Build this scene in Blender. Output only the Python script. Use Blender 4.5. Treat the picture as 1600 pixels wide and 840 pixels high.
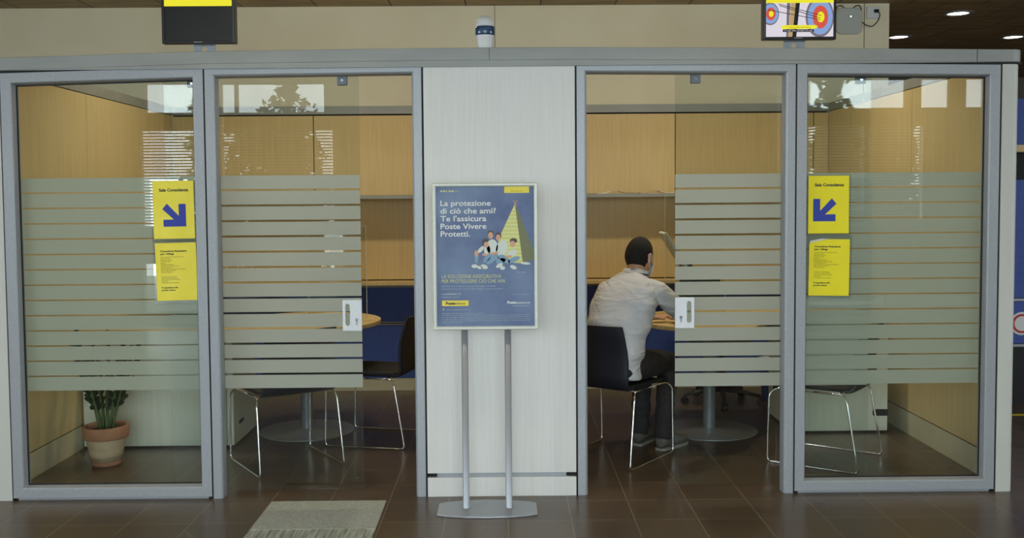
import bpy, bmesh, math, random
from mathutils import Vector, Matrix, Euler
random.seed(7)
PI = math.pi
S = bpy.context.scene
for o in list(bpy.data.objects): bpy.data.objects.remove(o)
C = bpy.data.collections.new('place'); S.collection.children.link(C)

# ------------------------------------------------------------------ camera
CAM_F, CAM_YAW, CAM_PITCH, CAM_ROLL = 1525.0, .0073, -.0495, -.0073
cy_, sy_, cp_, sp_ = math.cos(CAM_YAW), math.sin(CAM_YAW), math.cos(CAM_PITCH), math.sin(CAM_PITCH)
fwd = Vector((sy_*cp_, cy_*cp_, sp_)); rgt0 = Vector((cy_, -sy_, 0)); up0 = rgt0.cross(fwd)
cr_, sr_ = math.cos(CAM_ROLL), math.sin(CAM_ROLL)
rgt = cr_*rgt0 + sr_*up0; upv = -sr_*rgt0 + cr_*up0
cd = bpy.data.cameras.new('camera'); cam = bpy.data.objects.new('camera', cd); C.objects.link(cam)
cam.matrix_world = Matrix(((rgt.x, upv.x, -fwd.x, 0), (rgt.y, upv.y, -fwd.y, -4.9844), (rgt.z, upv.z, -fwd.z, 1.5319), (0, 0, 0, 1)))
cd.sensor_fit = 'HORIZONTAL'; cd.sensor_width = 36; cd.lens = CAM_F/1600*36
cd.shift_y = -(420-387.42)/1600
cd.clip_start = .05; cd.clip_end = 100
S.camera = cam

# ------------------------------------------------------------------ world, light, exposure
W = bpy.data.worlds.new('world'); S.world = W; W.use_nodes = True
W.node_tree.nodes['Background'].inputs[0].default_value = (.8, .88, 1, 1)
W.node_tree.nodes['Background'].inputs[1].default_value = .35
S.view_settings.view_transform = 'Standard'; S.view_settings.look = 'None'
S.view_settings.gamma = 1; S.view_settings.exposure = 0.0
S.view_settings.use_curve_mapping = False
S.cycles.use_denoising = True
S.cycles.max_bounces = 10; S.cycles.transparent_max_bounces = 24; S.cycles.diffuse_bounces = 4; S.cycles.glossy_bounces = 5
S.cycles.sample_clamp_indirect = 6; S.cycles.caustics_reflective = False; S.cycles.caustics_refractive = False
SKY = 8.5           # radiance of the overcast sky outside the windows behind the camera
LAMP_W = 8.0        # watts of each ceiling downlight
BOOTH_W = 10.5       # the ones above the glazed booths
LAMP_C = (1.0, .86, .62)

# ------------------------------------------------------------------ materials
def srgb(r, g, b):
    f = lambda c: (c/255/12.92) if c/255 <= .04045 else ((c/255+.055)/1.055)**2.4
    return (f(r), f(g), f(b), 1)
def mat(name, col, rough=.5, metal=0, spec=.5, emit=0):
    m = bpy.data.materials.new(name); m.use_nodes = True
    b = m.node_tree.nodes['Principled BSDF']
    b.inputs['Base Color'].default_value = col; b.inputs['Roughness'].default_value = rough
    b.inputs['Metallic'].default_value = metal; b.inputs['Specular IOR Level'].default_value = spec
    if emit:
        b.inputs['Emission Color'].default_value = col; b.inputs['Emission Strength'].default_value = emit
    return m
def nd(m, t, **kw):
    n = m.node_tree.nodes.new(t)
    for k, v in kw.items(): setattr(n, k, v)
    return n
def lk(m, a, b): m.node_tree.links.new(a, b)
def noisy(name, c1, c2, rough=.5, scale=(1, 1, 1), nscale=5, metal=0, bump=0, detail=4, lo=.35, hi=.65, spec=.5):
    m = mat(name, c1, rough, metal, spec); b = m.node_tree.nodes['Principled BSDF']
    tc = nd(m, 'ShaderNodeTexCoord'); mp = nd(m, 'ShaderNodeMapping'); mp.inputs['Scale'].default_value = scale
    nz = nd(m, 'ShaderNodeTexNoise'); nz.inputs['Scale'].default_value = nscale; nz.inputs['Detail'].default_value = detail
    rp = nd(m, 'ShaderNodeValToRGB'); rp.color_ramp.elements[0].position = lo; rp.color_ramp.elements[1].position = hi
    rp.color_ramp.elements[0].color = c1; rp.color_ramp.elements[1].color = c2
    lk(m, tc.outputs['Object'], mp.inputs[0]); lk(m, mp.outputs[0], nz.inputs[0]); lk(m, nz.outputs[0], rp.inputs[0]); lk(m, rp.outputs[0], b.inputs['Base Color'])
    if bump:
        bp = nd(m, 'ShaderNodeBump'); bp.inputs['Strength'].default_value = bump; bp.inputs['Distance'].default_value = .01
        lk(m, nz.outputs[0], bp.inputs['Height']); lk(m, bp.outputs[0], b.inputs['Normal'])
    return m
def glass(name, tint, ior=1.45, boost=0.0):
    m = bpy.data.materials.new(name); m.use_nodes = True; t = m.node_tree; t.nodes.remove(t.nodes['Principled BSDF'])
    tr = nd(m, 'ShaderNodeBsdfTransparent'); tr.inputs[0].default_value = tint
    gl = nd(m, 'ShaderNodeBsdfGlossy'); gl.inputs['Roughness'].default_value = 0.0
    fr = nd(m, 'ShaderNodeFresnel'); fr.inputs[0].default_value = ior
    mx = nd(m, 'ShaderNodeMixShader')
    # Fresnel without the total internal reflection on the way out of the thin sheet
    ge = nd(m, 'ShaderNodeNewGeometry'); lw = nd(m, 'ShaderNodeVectorMath', operation='DOT_PRODUCT')
    ab = nd(m, 'ShaderNodeMath', operation='ABSOLUTE'); sb = nd(m, 'ShaderNodeMath', operation='SUBTRACT'); sb.inputs[0].default_value = 1
    pw = nd(m, 'ShaderNodeMath', operation='POWER'); pw.inputs[1].default_value = 5
    ml = nd(m, 'ShaderNodeMath', operation='MULTIPLY_ADD'); r0 = ((ior-1)/(ior+1))**2; ml.inputs[1].default_value = 1-r0; ml.inputs[2].default_value = r0+boost
    lk(m, ge.outputs['Normal'], lw.inputs[0]); lk(m, ge.outputs['Incoming'], lw.inputs[1]); lk(m, lw.outputs['Value'], ab.inputs[0])
    lk(m, ab.outputs[0], sb.inputs[1]); lk(m, sb.outputs[0], pw.inputs[0]); lk(m, pw.outputs[0], ml.inputs[0])
    lk(m, ml.outputs[0], mx.inputs[0]); lk(m, tr.outputs[0], mx.inputs[1]); lk(m, gl.outputs[0], mx.inputs[2])
    lk(m, mx.outputs[0], t.nodes['Material Output'].inputs[0]); t.nodes.remove(fr)
    return m

M = {}
M['alu'] = noisy('alu', srgb(158, 163, 168), srgb(164, 169, 174), .42, (1, 1, 1), 60, .25)
M['beam'] = noisy('beam', srgb(146, 149, 146), srgb(153, 156, 152), .5, (.3, 1, 1), 12, .15)
M['dark'] = mat('dark', srgb(14, 14, 16), .7)
M['white_board'] = noisy('white_board', srgb(216, 216, 212), srgb(222, 222, 218), .45, (26, 26, .9), 3, 0, 0, 3, .3, .7)
M['post'] = noisy('post', srgb(192, 194, 187), srgb(198, 200, 193), .5, (1, 1, .2), 6)
M['pedestal'] = noisy('pedestal', srgb(228, 230, 214), srgb(236, 238, 222), .5, (20, 20, 1), 3)
M['maple'] = noisy('maple', srgb(205, 180, 124), srgb(217, 193, 139), .42, (16, 16, .7), 3.2, 0, 0, 5, .25, .75)
M['maple_side'] = noisy('maple_side', srgb(205, 184, 132), srgb(217, 197, 148), .42, (14, 14, .7), 3.2, 0, 0, 5, .25, .75)
M['base_pale'] = noisy('base_pale', srgb(196, 190, 160), srgb(206, 200, 172), .5, (1, 1, 1), 4)
M['blue'] = noisy('blue', srgb(58, 82, 158), srgb(64, 89, 166), .6, (2, 2, 2), 20)
M['plaster'] = noisy('plaster', srgb(240, 229, 194), srgb(245, 235, 202), .8, (1, 1, 1), 2)
M['wall_paint'] = noisy('wall_paint', srgb(150, 145, 135), srgb(158, 153, 142), .8, (1, 1, 1), 2)
M['chrome'] = noisy('chrome', (.80, .80, .80, 1), (.86, .86, .86, 1), .12, (1, 1, 1), 30, 1)
M['black_fabric'] = noisy('black_fabric', srgb(15, 15, 20), srgb(24, 25, 32), .75, (1, 1, 1), 220, 0, .2)
M['navy'] = noisy('navy', srgb(20, 22, 34), srgb(26, 29, 42), .55, (1, 1, 1), 160, 0, .15)
M['silver'] = noisy('silver', srgb(160, 164, 170), srgb(168, 172, 178), .38, (1, 1, 1), 300, .55)
M['frame_silver'] = noisy('frame_silver', srgb(206, 210, 200), srgb(214, 218, 208), .4, (1, 1, 1), 50, .1)
M['black_plastic'] = mat('black_plastic', srgb(22, 21, 22), .35)
M['grey_plastic'] = mat('grey_plastic', srgb(192, 196, 186), .55)
M['white_plastic'] = mat('white_plastic', srgb(226, 228, 226), .4)
M['white_metal'] = noisy('white_metal', srgb(225, 229, 234), srgb(230, 234, 238), .4, (1, 1, 1), 30)
M['yellow'] = noisy('yellow', srgb(236, 222, 20), srgb(242, 229, 30), .6, (1, 1, 1), 8)
M['yellow_old'] = noisy('yellow_old', srgb(236, 220, 60), srgb(242, 228, 80), .55, (1, 1, 1), 8)
M['ink_blue'] = mat('ink_blue', srgb(44, 62, 160), .6)
M['ink'] = mat('ink', srgb(52, 60, 50), .6)
M['paper'] = noisy('paper', srgb(226, 222, 208), srgb(236, 232, 220), .7, (1, 1, 1), 30)
M['glass'] = glass('glass', (.95, .97, .955, 1))
M['glass_leaf'] = glass('glass_leaf', (.93, .955, .94, 1))
M['acrylic'] = glass('acrylic', (.97, .97, .95, 1))
M['acrylic_edge'] = mat('acrylic_edge', srgb(215, 215, 190), .25)
M['sleeve'] = glass('sleeve', (.96, .97, .96, 1), 1.5, .06)
M['shirt'] = noisy('shirt', srgb(216, 217, 222), srgb(224, 225, 230), .8, (1, 1, 1), 9)
def cloth():
    m = M['shirt']; b = m.node_tree.nodes['Principled BSDF']; tc = nd(m, 'ShaderNodeTexCoord'); mp = nd(m, 'ShaderNodeMapping'); mp.inputs['Scale'].default_value = (5, 5, 17); mp.inputs['Rotation'].default_value = (.3, .35, 0)
    nz = nd(m, 'ShaderNodeTexNoise'); nz.inputs['Scale'].default_value = 1; nz.inputs['Detail'].default_value = 2; nz.inputs['Distortion'].default_value = 1.2
    bp = nd(m, 'ShaderNodeBump'); bp.inputs['Strength'].default_value = .8; bp.inputs['Distance'].default_value = .03
    lk(m, tc.outputs['Object'], mp.inputs[0]); lk(m, mp.outputs[0], nz.inputs[0]); lk(m, nz.outputs[0], bp.inputs['Height']); lk(m, bp.outputs[0], b.inputs['Normal'])
cloth()
def film(name, col, a):
    m = mat(name, col, .65, 0, .3); t = m.node_tree; b = t.nodes['Principled BSDF']; tl = nd(m, 'ShaderNodeBsdfTranslucent'); tl.inputs[0].default_value = (.72, .75, .70, 1)
    mx = nd(m, 'ShaderNodeMixShader'); mx.inputs[0].default_value = a
    lk(m, b.outputs[0], mx.inputs[1]); lk(m, tl.outputs[0], mx.inputs[2]); lk(m, mx.outputs[0], t.nodes['Material Output'].inputs[0]); return m
M['film'] = film('film', srgb(212, 218, 206), .58)
M['film_leaf'] = film('film_leaf', srgb(208, 212, 202), .58)
M['terracotta'] = noisy('terracotta', srgb(166, 118, 90), srgb(180, 130, 100), .8, (1, 1, 1), 14, 0, .1)
M['terracotta_dusty'] = noisy('terracotta_dusty', srgb(190, 168, 138), srgb(206, 182, 150), .85, (1, 1, 2), 12, 0, .1)
M['paper_dull'] = mat('paper_dull', srgb(140, 137, 130), .7)
M['clamp_grey'] = mat('clamp_grey', srgb(112, 120, 130), .5, .3)
M['soil'] = noisy('soil', srgb(38, 30, 24), srgb(60, 48, 38), .95, (1, 1, 1), 60, 0, .5)
M['leaf'] = noisy('leaf', srgb(36, 52, 30), srgb(50, 68, 38), .35, (1, 1, 1), 12)
M['stem'] = noisy('stem', srgb(80, 104, 62), srgb(100, 118, 76), .5, (1, 1, 1), 20)
M['mat'] = noisy('mat', srgb(150, 154, 145), srgb(166, 170, 160), .95, (1, 1, 1), 70, 0, .6)
M['mat_rib'] = noisy('mat_rib', srgb(120, 124, 112), srgb(176, 180, 166), .95, (30, 2, 1), 2.2, 0, .6)
M['skin'] = noisy('skin', srgb(190, 146, 122), srgb(200, 156, 131), .5, (1, 1, 1), 25)
M['hair'] = noisy('hair', srgb(11, 9, 8), srgb(20, 16, 13), .8, (1, 1, .3), 160, 0, .5)
M['trousers'] = noisy('trousers', srgb(40, 37, 38), srgb(50, 47, 47), .85, (1, 1, 1), 40)
M['shoe'] = noisy('shoe', srgb(84, 79, 74), srgb(102, 96, 90), .7, (1, 1, 1), 30)
M['eye_white'] = mat('eye_white', srgb(235, 232, 228), .3)
M['iris'] = mat('iris', srgb(50, 32, 20), .2)
M['lips'] = mat('lips', srgb(160, 92, 80), .5)
M['mask'] = noisy('mask', srgb(225, 232, 238), srgb(235, 240, 244), .8, (1, 1, 40), 3)
M['lanyard'] = mat('lanyard', srgb(30, 48, 120), .7)
M['lens_blue'] = noisy('lens_blue', srgb(38, 58, 96), srgb(62, 96, 122), .15, (4, 4, 30), 4)
M['led'] = mat('led', srgb(190, 255, 225), .4, emit=4)
M['lamp'] = mat('lamp', (1, .93, .78, 1), .4, emit=9)
M['brown'] = noisy('brown', srgb(120, 84, 62), srgb(132, 94, 70), .6, (1, 1, .3), 5)
M['slat'] = mat('slat', srgb(225, 225, 215), .5)

def tile_mat():
    m = mat('floor_tiles', srgb(120, 98, 82), .3); b = m.node_tree.nodes['Principled BSDF']
    tc = nd(m, 'ShaderNodeTexCoord'); mp = nd(m, 'ShaderNodeMapping'); mp.inputs['Location'].default_value = (TILE_OX, TILE_OY, 0)
    br = nd(m, 'ShaderNodeTexBrick'); br.offset = 0; br.squash = 1
    br.inputs['Scale'].default_value = 1; br.inputs['Brick Width'].default_value = TILE; br.inputs['Row Height'].default_value = TILE
    br.inputs['Mortar Size'].default_value = .0026; br.inputs['Mortar Smooth'].default_value = .3; br.inputs['Bias'].default_value = 0
    br.inputs['Color1'].default_value = srgb(90, 76, 60); br.inputs['Color2'].default_value = srgb(98, 83, 65); br.inputs['Mortar'].default_value = srgb(138, 126, 104)
    nz = nd(m, 'ShaderNodeTexNoise'); nz.inputs['Scale'].default_value = 3; nz.inputs['Detail'].default_value = 6
    mx = nd(m, 'ShaderNodeMixRGB', blend_type='MULTIPLY'); mx.inputs[0].default_value = .35
    lk(m, tc.outputs['Object'], mp.inputs[0]); lk(m, mp.outputs[0], br.inputs[0]); lk(m, tc.outputs['Object'], nz.inputs[0])
    lk(m, br.outputs[0], mx.inputs[1]); lk(m, nz.outputs[0], mx.inputs[2]); lk(m, mx.outputs[0], b.inputs['Base Color'])
    rr = nd(m, 'ShaderNodeMapRange'); rr.inputs[3].default_value = .22; rr.inputs[4].default_value = .38
    lk(m, nz.outputs[0], rr.inputs[0]); lk(m, rr.outputs[0], b.inputs['Roughness'])
    bp = nd(m, 'ShaderNodeBump'); bp.inputs['Strength'].default_value = .25; bp.inputs['Distance'].default_value = .003; bp.invert = True
    lk(m, br.outputs['Fac'], bp.inputs['Height']); lk(m, bp.outputs[0], b.inputs['Normal'])
    return m
TILE, TILE_OX, TILE_OY = .303, -.006, .085
M['floor'] = tile_mat()
def ceil_mat():
    m = mat('ceiling_boards', srgb(120, 98, 66), .6); b = m.node_tree.nodes['Principled BSDF']
    tc = nd(m, 'ShaderNodeTexCoord'); br = nd(m, 'ShaderNodeTexBrick'); br.offset = .5
    br.inputs['Scale'].default_value = 1; br.inputs['Brick Width'].default_value = .6; br.inputs['Row Height'].default_value = .6
    br.inputs['Mortar Size'].default_value = .006; br.inputs['Color1'].default_value = srgb(158, 138, 100); br.inputs['Color2'].default_value = srgb(172, 150, 110); br.inputs['Mortar'].default_value = srgb(40, 32, 22)
    mp = nd(m, 'ShaderNodeMapping'); mp.inputs['Scale'].default_value = (1.2, 7, 1); mp.inputs['Rotation'].default_value = (0, 0, .5)
    nz = nd(m, 'ShaderNodeTexNoise'); nz.inputs['Scale'].default_value = 2; nz.inputs['Detail'].default_value = 4
    rp = nd(m, 'ShaderNodeValToRGB'); rp.color_ramp.elements[0].position = .3; rp.color_ramp.elements[1].position = .7; rp.color_ramp.elements[0].color = (.55, .55, .5, 1)
    mx = nd(m, 'ShaderNodeMixRGB', blend_type='MULTIPLY'); mx.inputs[0].default_value = 1
    lk(m, tc.outputs['Object'], br.inputs[0]); lk(m, tc.outputs['Object'], mp.inputs[0]); lk(m, mp.outputs[0], nz.inputs[0]); lk(m, nz.outputs[0], rp.inputs[0])
    lk(m, br.outputs[0], mx.inputs[1]); lk(m, rp.outputs[0], mx.inputs[2]); lk(m, mx.outputs[0], b.inputs['Base Color'])
    return m
M['ceiling'] = ceil_mat()
def sky_mat():
    m = bpy.data.materials.new('outdoors'); m.use_nodes = True; t = m.node_tree; t.nodes.remove(t.nodes['Principled BSDF'])
    e = nd(m, 'ShaderNodeEmission'); e.inputs[1].default_value = SKY
    lk(m, e.outputs[0], t.nodes['Material Output'].inputs[0])
    e.inputs[0].default_value = (.83, .92, 1, 1)
    return m
M['sky'] = sky_mat()
M['tree'] = noisy('tree', srgb(70, 84, 62), srgb(100, 112, 86), .9, (1, 1, 1), 6)
M['ground'] = noisy('ground', srgb(150, 150, 142), srgb(170, 170, 160), .9, (1, 1, 1), 1)

# ------------------------------------------------------------------ mesh helpers
def obj(name, bm, m, parent=None, smooth=False, bevel=0, loc=None):
    me = bpy.data.meshes.new(name); bmesh.ops.recalc_face_normals(bm, faces=bm.faces[:]); bm.to_mesh(me); bm.free()
    ms = m if isinstance(m, (list, tuple)) else [m]
    for x in ms: me.materials.append(M[x] if isinstance(x, str) else x)
    if smooth:
        for p in me.polygons: p.use_smooth = True
    o = bpy.data.objects.new(name, me); C.objects.link(o)
    if parent: o.parent = parent
    if loc: o.location = loc
    if bevel:
        b = o.modifiers.new('b', 'BEVEL'); b.width = bevel; b.segments = 2; b.limit_method = 'ANGLE'; b.angle_limit = .6
    return o
def tag(o, label=None, cat=None, group=None, kind=None):
    if label: o['label'] = label
    if cat: o['category'] = cat
    if group: o['group'] = group
    if kind: o['kind'] = kind
    return o
def thing(name, label, cat, loc=(0, 0, 0), rotz=0, group=None):
    o = bpy.data.objects.new(name, None); C.objects.link(o); o.location = loc; o.rotation_euler = (0, 0, rotz); o.empty_display_size = .1
    return tag(o, label, cat, group)
def struct(name, label, cat, loc=(0, 0, 0)):
    o = thing(name, label, cat, loc); o['kind'] = 'structure'; return o
def box(bm, x0, x1, y0, y1, z0, z1, mi=0):
    v = [bm.verts.new((x, y, z)) for x in (x0, x1) for y in (y0, y1) for z in (z0, z1)]
    for f in ((0, 1, 3, 2), (4, 6, 7, 5), (0, 4, 5, 1), (2, 3, 7, 6), (0, 2, 6, 4), (1, 5, 7, 3)):
        bm.faces.new([v[i] for i in f]).material_index = mi
def bx(*a): bm = bmesh.new(); box(bm, *a); return bm
def prism(bm, pts, y0, y1, mi=0):       # polygon in x,z extruded over y
    a = [bm.verts.new((x, y0, z)) for x, z in pts]; b = [bm.verts.new((x, y1, z)) for x, z in pts]
    bm.faces.new(a).material_index = mi; bm.faces.new(b[::-1]).material_index = mi
    n = len(pts)
    for i in range(n): bm.faces.new((a[i], b[i], b[(i+1) % n], a[(i+1) % n])).material_index = mi
def slab(bm, pts, z0, z1, mi=0):        # polygon in x,y extruded over z
    a = [bm.verts.new((x, y, z0)) for x, y in pts]; b = [bm.verts.new((x, y, z1)) for x, y in pts]
    bm.faces.new(a).material_index = mi; bm.faces.new(b[::-1]).material_index = mi
    n = len(pts)
    for i in range(n): bm.faces.new((a[i], b[i], b[(i+1) % n], a[(i+1) % n])).material_index = mi
def lathe(bm, prof, seg=32, cx=0, cy=0, mi=0, sx=1, sy=1):
    rings = []
    for r, z in prof:
        if r < 1e-5: rings.append([bm.verts.new((cx, cy, z))])
        else: rings.append([bm.verts.new((cx+r*sx*math.cos(2*PI*i/seg), cy+r*sy*math.sin(2*PI*i/seg), z)) for i in range(seg)])
    for a, b in zip(rings, rings[1:]):
        for i in range(seg):
            j = (i+1) % seg
            if len(a) == 1 and len(b) == 1: continue
            q = [a[0], b[i], b[j]] if len(a) == 1 else ([a[i], b[0], a[j]] if len(b) == 1 else [a[i], b[i], b[j], a[j]])
            bm.faces.new(q).material_index = mi
def smooth_path(pts, r, n=5):
    pts = [Vector(p) for p in pts]; out = [pts[0]]
    for a, b, c in zip(pts, pts[1:], pts[2:]):
        d1 = (a-b); d2 = (c-b); k = min(r, d1.length*.49, d2.length*.49); p = b+d1.normalized()*k; q = b+d2.normalized()*k
        for i in range(n+1):
            t = i/n; out.append(p*(1-t)**2 + b*2*t*(1-t) + q*t*t)
    out.append(pts[-1]); return out
def tube(bm, pts, r, seg=10, rad=0, closed=False, mi=0, flat=1.0):
    pts = smooth_path(pts, rad) if rad else [Vector(p) for p in pts]
    n = len(pts); rings = []; rs = r if isinstance(r, (list, tuple)) else [r]*n
    T = []
    for i in range(n):
        a = pts[i-1] if i > 0 else pts[i]; b = pts[i+1] if i < n-1 else pts[i]; T.append((b-a).normalized())
    N = T[0].orthogonal().normalized()
    if abs(T[0].z) < .9: N = (Vector((0, 0, 1)) - T[0]*T[0].z).normalized()
    for i in range(n):
        N = (N - T[i]*N.dot(T[i])).normalized(); B = T[i].cross(N)
        rings.append([bm.verts.new(pts[i] + (N*math.cos(2*PI*k/seg) + B*math.sin(2*PI*k/seg)*flat)*rs[i]) for k in range(seg)])
    for a, b in zip(rings, rings[1:]):
        for k in range(seg): bm.faces.new((a[k], b[k], b[(k+1) % seg], a[(k+1) % seg])).material_index = mi
    bm.faces.new(rings[0][::-1]).material_index = mi; bm.faces.new(rings[-1]).material_index = mi
def loft(bm, secs, seg=20, power=2.0, mi=0):
    # secs: (center, right axis half vector, forward axis half vector)
    rings = []
    for c, a, b in secs:
        c, a, b = Vector(c), Vector(a), Vector(b); R = []
        for k in range(seg):
            t = 2*PI*k/seg; ct, st = math.cos(t), math.sin(t); e = 2/power
            R.append(bm.verts.new(c + a*math.copysign(abs(ct)**e, ct) + b*math.copysign(abs(st)**e, st)))
        rings.append(R)
    for a, b in zip(rings, rings[1:]):
        for k in range(seg): bm.faces.new((a[k], b[k], b[(k+1) % seg], a[(k+1) % seg])).material_index = mi
    bm.faces.new(rings[0][::-1]); bm.faces.new(rings[-1])
def ell(bm, c, r, seg=16, rot=None):
    m = Matrix.Translation(c) @ (rot.to_matrix().to_4x4() if rot else Matrix()) @ Matrix.Diagonal((r[0], r[1], r[2], 1))
    bmesh.ops.create_uvsphere(bm, u_segments=seg, v_segments=max(6, seg//2), radius=1, matrix=m)
def ring_frame(bm, x0, x1, z0, z1, prof, closed=True):
    # prof: (inset, y) cross-section carried round the rectangle with mitred corners; open at the bottom when not closed
    rings = []
    for ins, y in prof:
        zb = z0+ins if closed else z0
        rings.append([bm.verts.new(p) for p in ((x0+ins, y, zb), (x0+ins, y, z1-ins), (x1-ins, y, z1-ins), (x1-ins, y, zb))])
    n = len(prof)
    for i in range(n):
        a, b = rings[i], rings[(i+1) % n]
        for k in range(4 if closed else 3):
            j = (k+1) % 4; bm.faces.new((a[k], a[j], b[j], b[k]))
    if not closed:
        bm.faces.new([r[0] for r in rings]); bm.faces.new([r[3] for r in rings][::-1])
def bake(bm, mods):                       # returns a bmesh with the modifiers applied
    me = bpy.data.meshes.new('t'); bm.to_mesh(me); bm.free(); o = bpy.data.objects.new('t', me); C.objects.link(o)
    for t, kw in mods:
        md = o.modifiers.new(t, t)
        for k, v in kw.items(): setattr(md, k, v)
    dg = bpy.context.evaluated_depsgraph_get(); dg.update(); e = o.evaluated_get(dg); r = bmesh.new(); r.from_mesh(e.to_mesh()); e.to_mesh_clear()
    bpy.data.objects.remove(o); return r
def text_bm(body, x, z, y, w=None, cap=.01, bold=.0, line=None, depth=.0004, align='LEFT'):
    cu = bpy.data.curves.new('t', 'FONT'); cu.body = body; cu.size = cap/.69; cu.offset = bold*cap; cu.align_x = align; cu.resolution_u = 3
    if line: cu.space_line = line/(cap/.69)
    cu.extrude = depth/2
    o = bpy.data.objects.new('t', cu); C.objects.link(o); dg = bpy.context.evaluated_depsgraph_get(); dg.update()
    me = bpy.data.meshes.new_from_object(o.evaluated_get(dg)); bpy.data.objects.remove(o)
    bm = bmesh.new(); bm.from_mesh(me); xs = [v.co.x for v in bm.verts]
    k = 1 if not w or not xs else w/(max(xs)-min(xs)); x_min = min(xs) if xs and align == 'LEFT' else 0
    for v in bm.verts:
        X, Y, Z = v.co; v.co = ((X-x_min)*k+x, y-Z, z+Y)
    return bm
def join(*bms):
    r = bmesh.new()
    for b in bms:
        me = bpy.data.meshes.new('t'); b.to_mesh(me); b.free(); r.from_mesh(me); bpy.data.meshes.remove(me)
    return r

# ------------------------------------------------------------------ hall shell
CEIL = 3.10
def st(name, bm, m, label, cat, bevel=0):
    o = obj(name, bm, m, bevel=bevel); tag(o, label, cat, kind='structure'); return o
bm = bmesh.new(); box(bm, -7.2, 9.2, -7.5, 8.2, -.1, 0)
st('floor', bm, 'floor', 'brown glossy square floor tiles with pale joints', 'floor')
st('ceiling', bx(-7.2, 9.2, -7.5, 8.2, CEIL, CEIL+.1), 'ceiling', 'dark brown panelled ceiling', 'ceiling')
wb = st('wall_back', bx(-7.0, 3.135, 3.0, 3.14, 0, CEIL), 'plaster', 'beige painted wall rising behind the glazed booths', 'wall')
bm = bmesh.new()
for x in (-.07, 2.93): box(bm, x, x+.004, 2.9985, 3.0005, 2.3, CEIL)
obj('panel_joint', bm, 'dark', wb)
st('wall_far', bx(-7.2, 9.2, 8.0, 8.2, 0, CEIL), 'wall_paint', 'distant wall at the back of the hall', 'wall')
ADDED_SIDE_HOLES = [(-6.4, -4.1, .9, 2.9), (-3.9, -1.6, .9, 2.9)]  # side windows are out of view, added to bring more daylight into the hall
# window wall behind the photographer, seen mirrored in the glazing
WY = -7.3
def wall_with_holes(x0, x1, z0, z1, y0, y1, holes):
    bm = bmesh.new(); xs = sorted({x0, x1, *[h[0] for h in holes], *[h[1] for h in holes]}); zs = sorted({z0, z1, *[h[2] for h in holes], *[h[3] for h in holes]})
    for a, b in zip(xs, xs[1:]):
        for c, d in zip(zs, zs[1:]):
            mx, mz = (a+b)/2, (c+d)/2
            if not any(h[0] < mx < h[1] and h[2] < mz < h[3] for h in holes): box(bm, a, b, y0, y1, c, d)
    return bm
HOLES = [(-4.55, -2.25, 2.63, 3.05), (-4.62, -2.15, 1.2, 2.47), (-4.62, -2.15, .12, .78),
         (3.85, 6.9, 2.63, 3.05), (3.85, 5.35, 1.2, 2.47), (3.85, 6.9, .12, .30), (-1.70, 2.05, .10, 3.0)]  # tall middle opening is an addition, hidden from the reflections, for extra daylight
st('wall_front', wall_with_holes(-7.0, 9.0, 0, CEIL, WY-.2, WY, HOLES), 'wall_paint', 'window wall of the hall mirrored in the glazing', 'wall')
for i, (a, b, c, d) in enumerate(HOLES):
    w = struct('window_%d' % (i+3), 'hall window behind the camera, mirrored in the booth glass or added for daylight', 'window')
    bm = bmesh.new(); ring_frame(bm, a, b, c, d, [(0, WY-.12), (0, WY-.02), (.03, WY-.02), (.03, WY-.12)])
    for k in (() if i == 3 else range(1, 3 if b-a > 2.4 else 2)):
        x = a+(b-a)*k/(3 if b-a > 2.4 else 2); box(bm, x-.02, x+.02, WY-.11, WY-.04, c+.03, d-.03)
    obj('window_frame', bm, 'brown' if i in (0, 3) else 'alu', w)
    obj('pane', bx(a+.03, b-.03, WY-.085, WY-.08, c+.03, d-.03), 'glass', w)
    if i == 3:
        bm = bmesh.new(); box(bm, 5.10, 5.29, WY-.12, WY-.02, c, d); box(bm, 5.66, 5.86, WY-.12, WY-.02, c, d); obj('pillar', bm, 'brown', w)
    if i in (1, 4):
        bm = bmesh.new(); z = c+.05
        while z < d-.04:
            v = [bm.verts.new(p) for p in ((a+.04, WY-.060, z), (b-.04, WY-.060, z), (b-.04, WY-.045, z+.022), (a+.04, WY-.045, z+.022))]; bm.faces.new(v); z += .038
        obj('venetian_blind', bm, 'slat', w)
for nm, x0, x1, lab in (('wall_left', -7.2, -7.0, 'left'), ('wall_right', 9.0, 9.2, 'right')):
    w = wall_with_holes(-7.5, 8.0, 0, CEIL, x0, x1, ADDED_SIDE_HOLES)
    for v in w.verts: v.co = (v.co.y, v.co.x, v.co.z)
    w = st(nm, w, 'wall_paint', '%s wall of the hall with two windows added for daylight' % lab, 'wall')
    for a, b, c, d in ADDED_SIDE_HOLES:
        bm = bmesh.new(); ring_frame(bm, a, b, c, d, [(0, x0+.06), (0, x0+.12), (.04, x0+.12), (.04, x0+.06)])
        for v in bm.verts: v.co = (v.co.y, v.co.x, v.co.z)
        obj('window_frame', bm, 'alu', w)
for nm, x in (('sky_backdrop', -12.5), ('sky_backdrop', 14.5)):  # unseen glowing sky panels, added to shine in through the side windows
    bm = bmesh.new(); v = [bm.verts.new(p) for p in ((x, -12, 0), (x, 4, 0), (x, 4, 9), (x, -12, 9))]; bm.faces.new(v)
    o = obj(nm, bm, 'sky'); tag(o, 'bright overcast sky panel added outside the added side windows', 'sky', kind='structure')
bm = bmesh.new(); v = [bm.verts.new(p) for p in ((-14, -16, -1), (16, -16, -1), (16, -16, 9), (-14, -16, 9))]; bm.faces.new(v)
o = obj('sky_backdrop', bm, 'sky'); tag(o, 'bright overcast sky outside the hall windows', 'sky', kind='structure')
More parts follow.
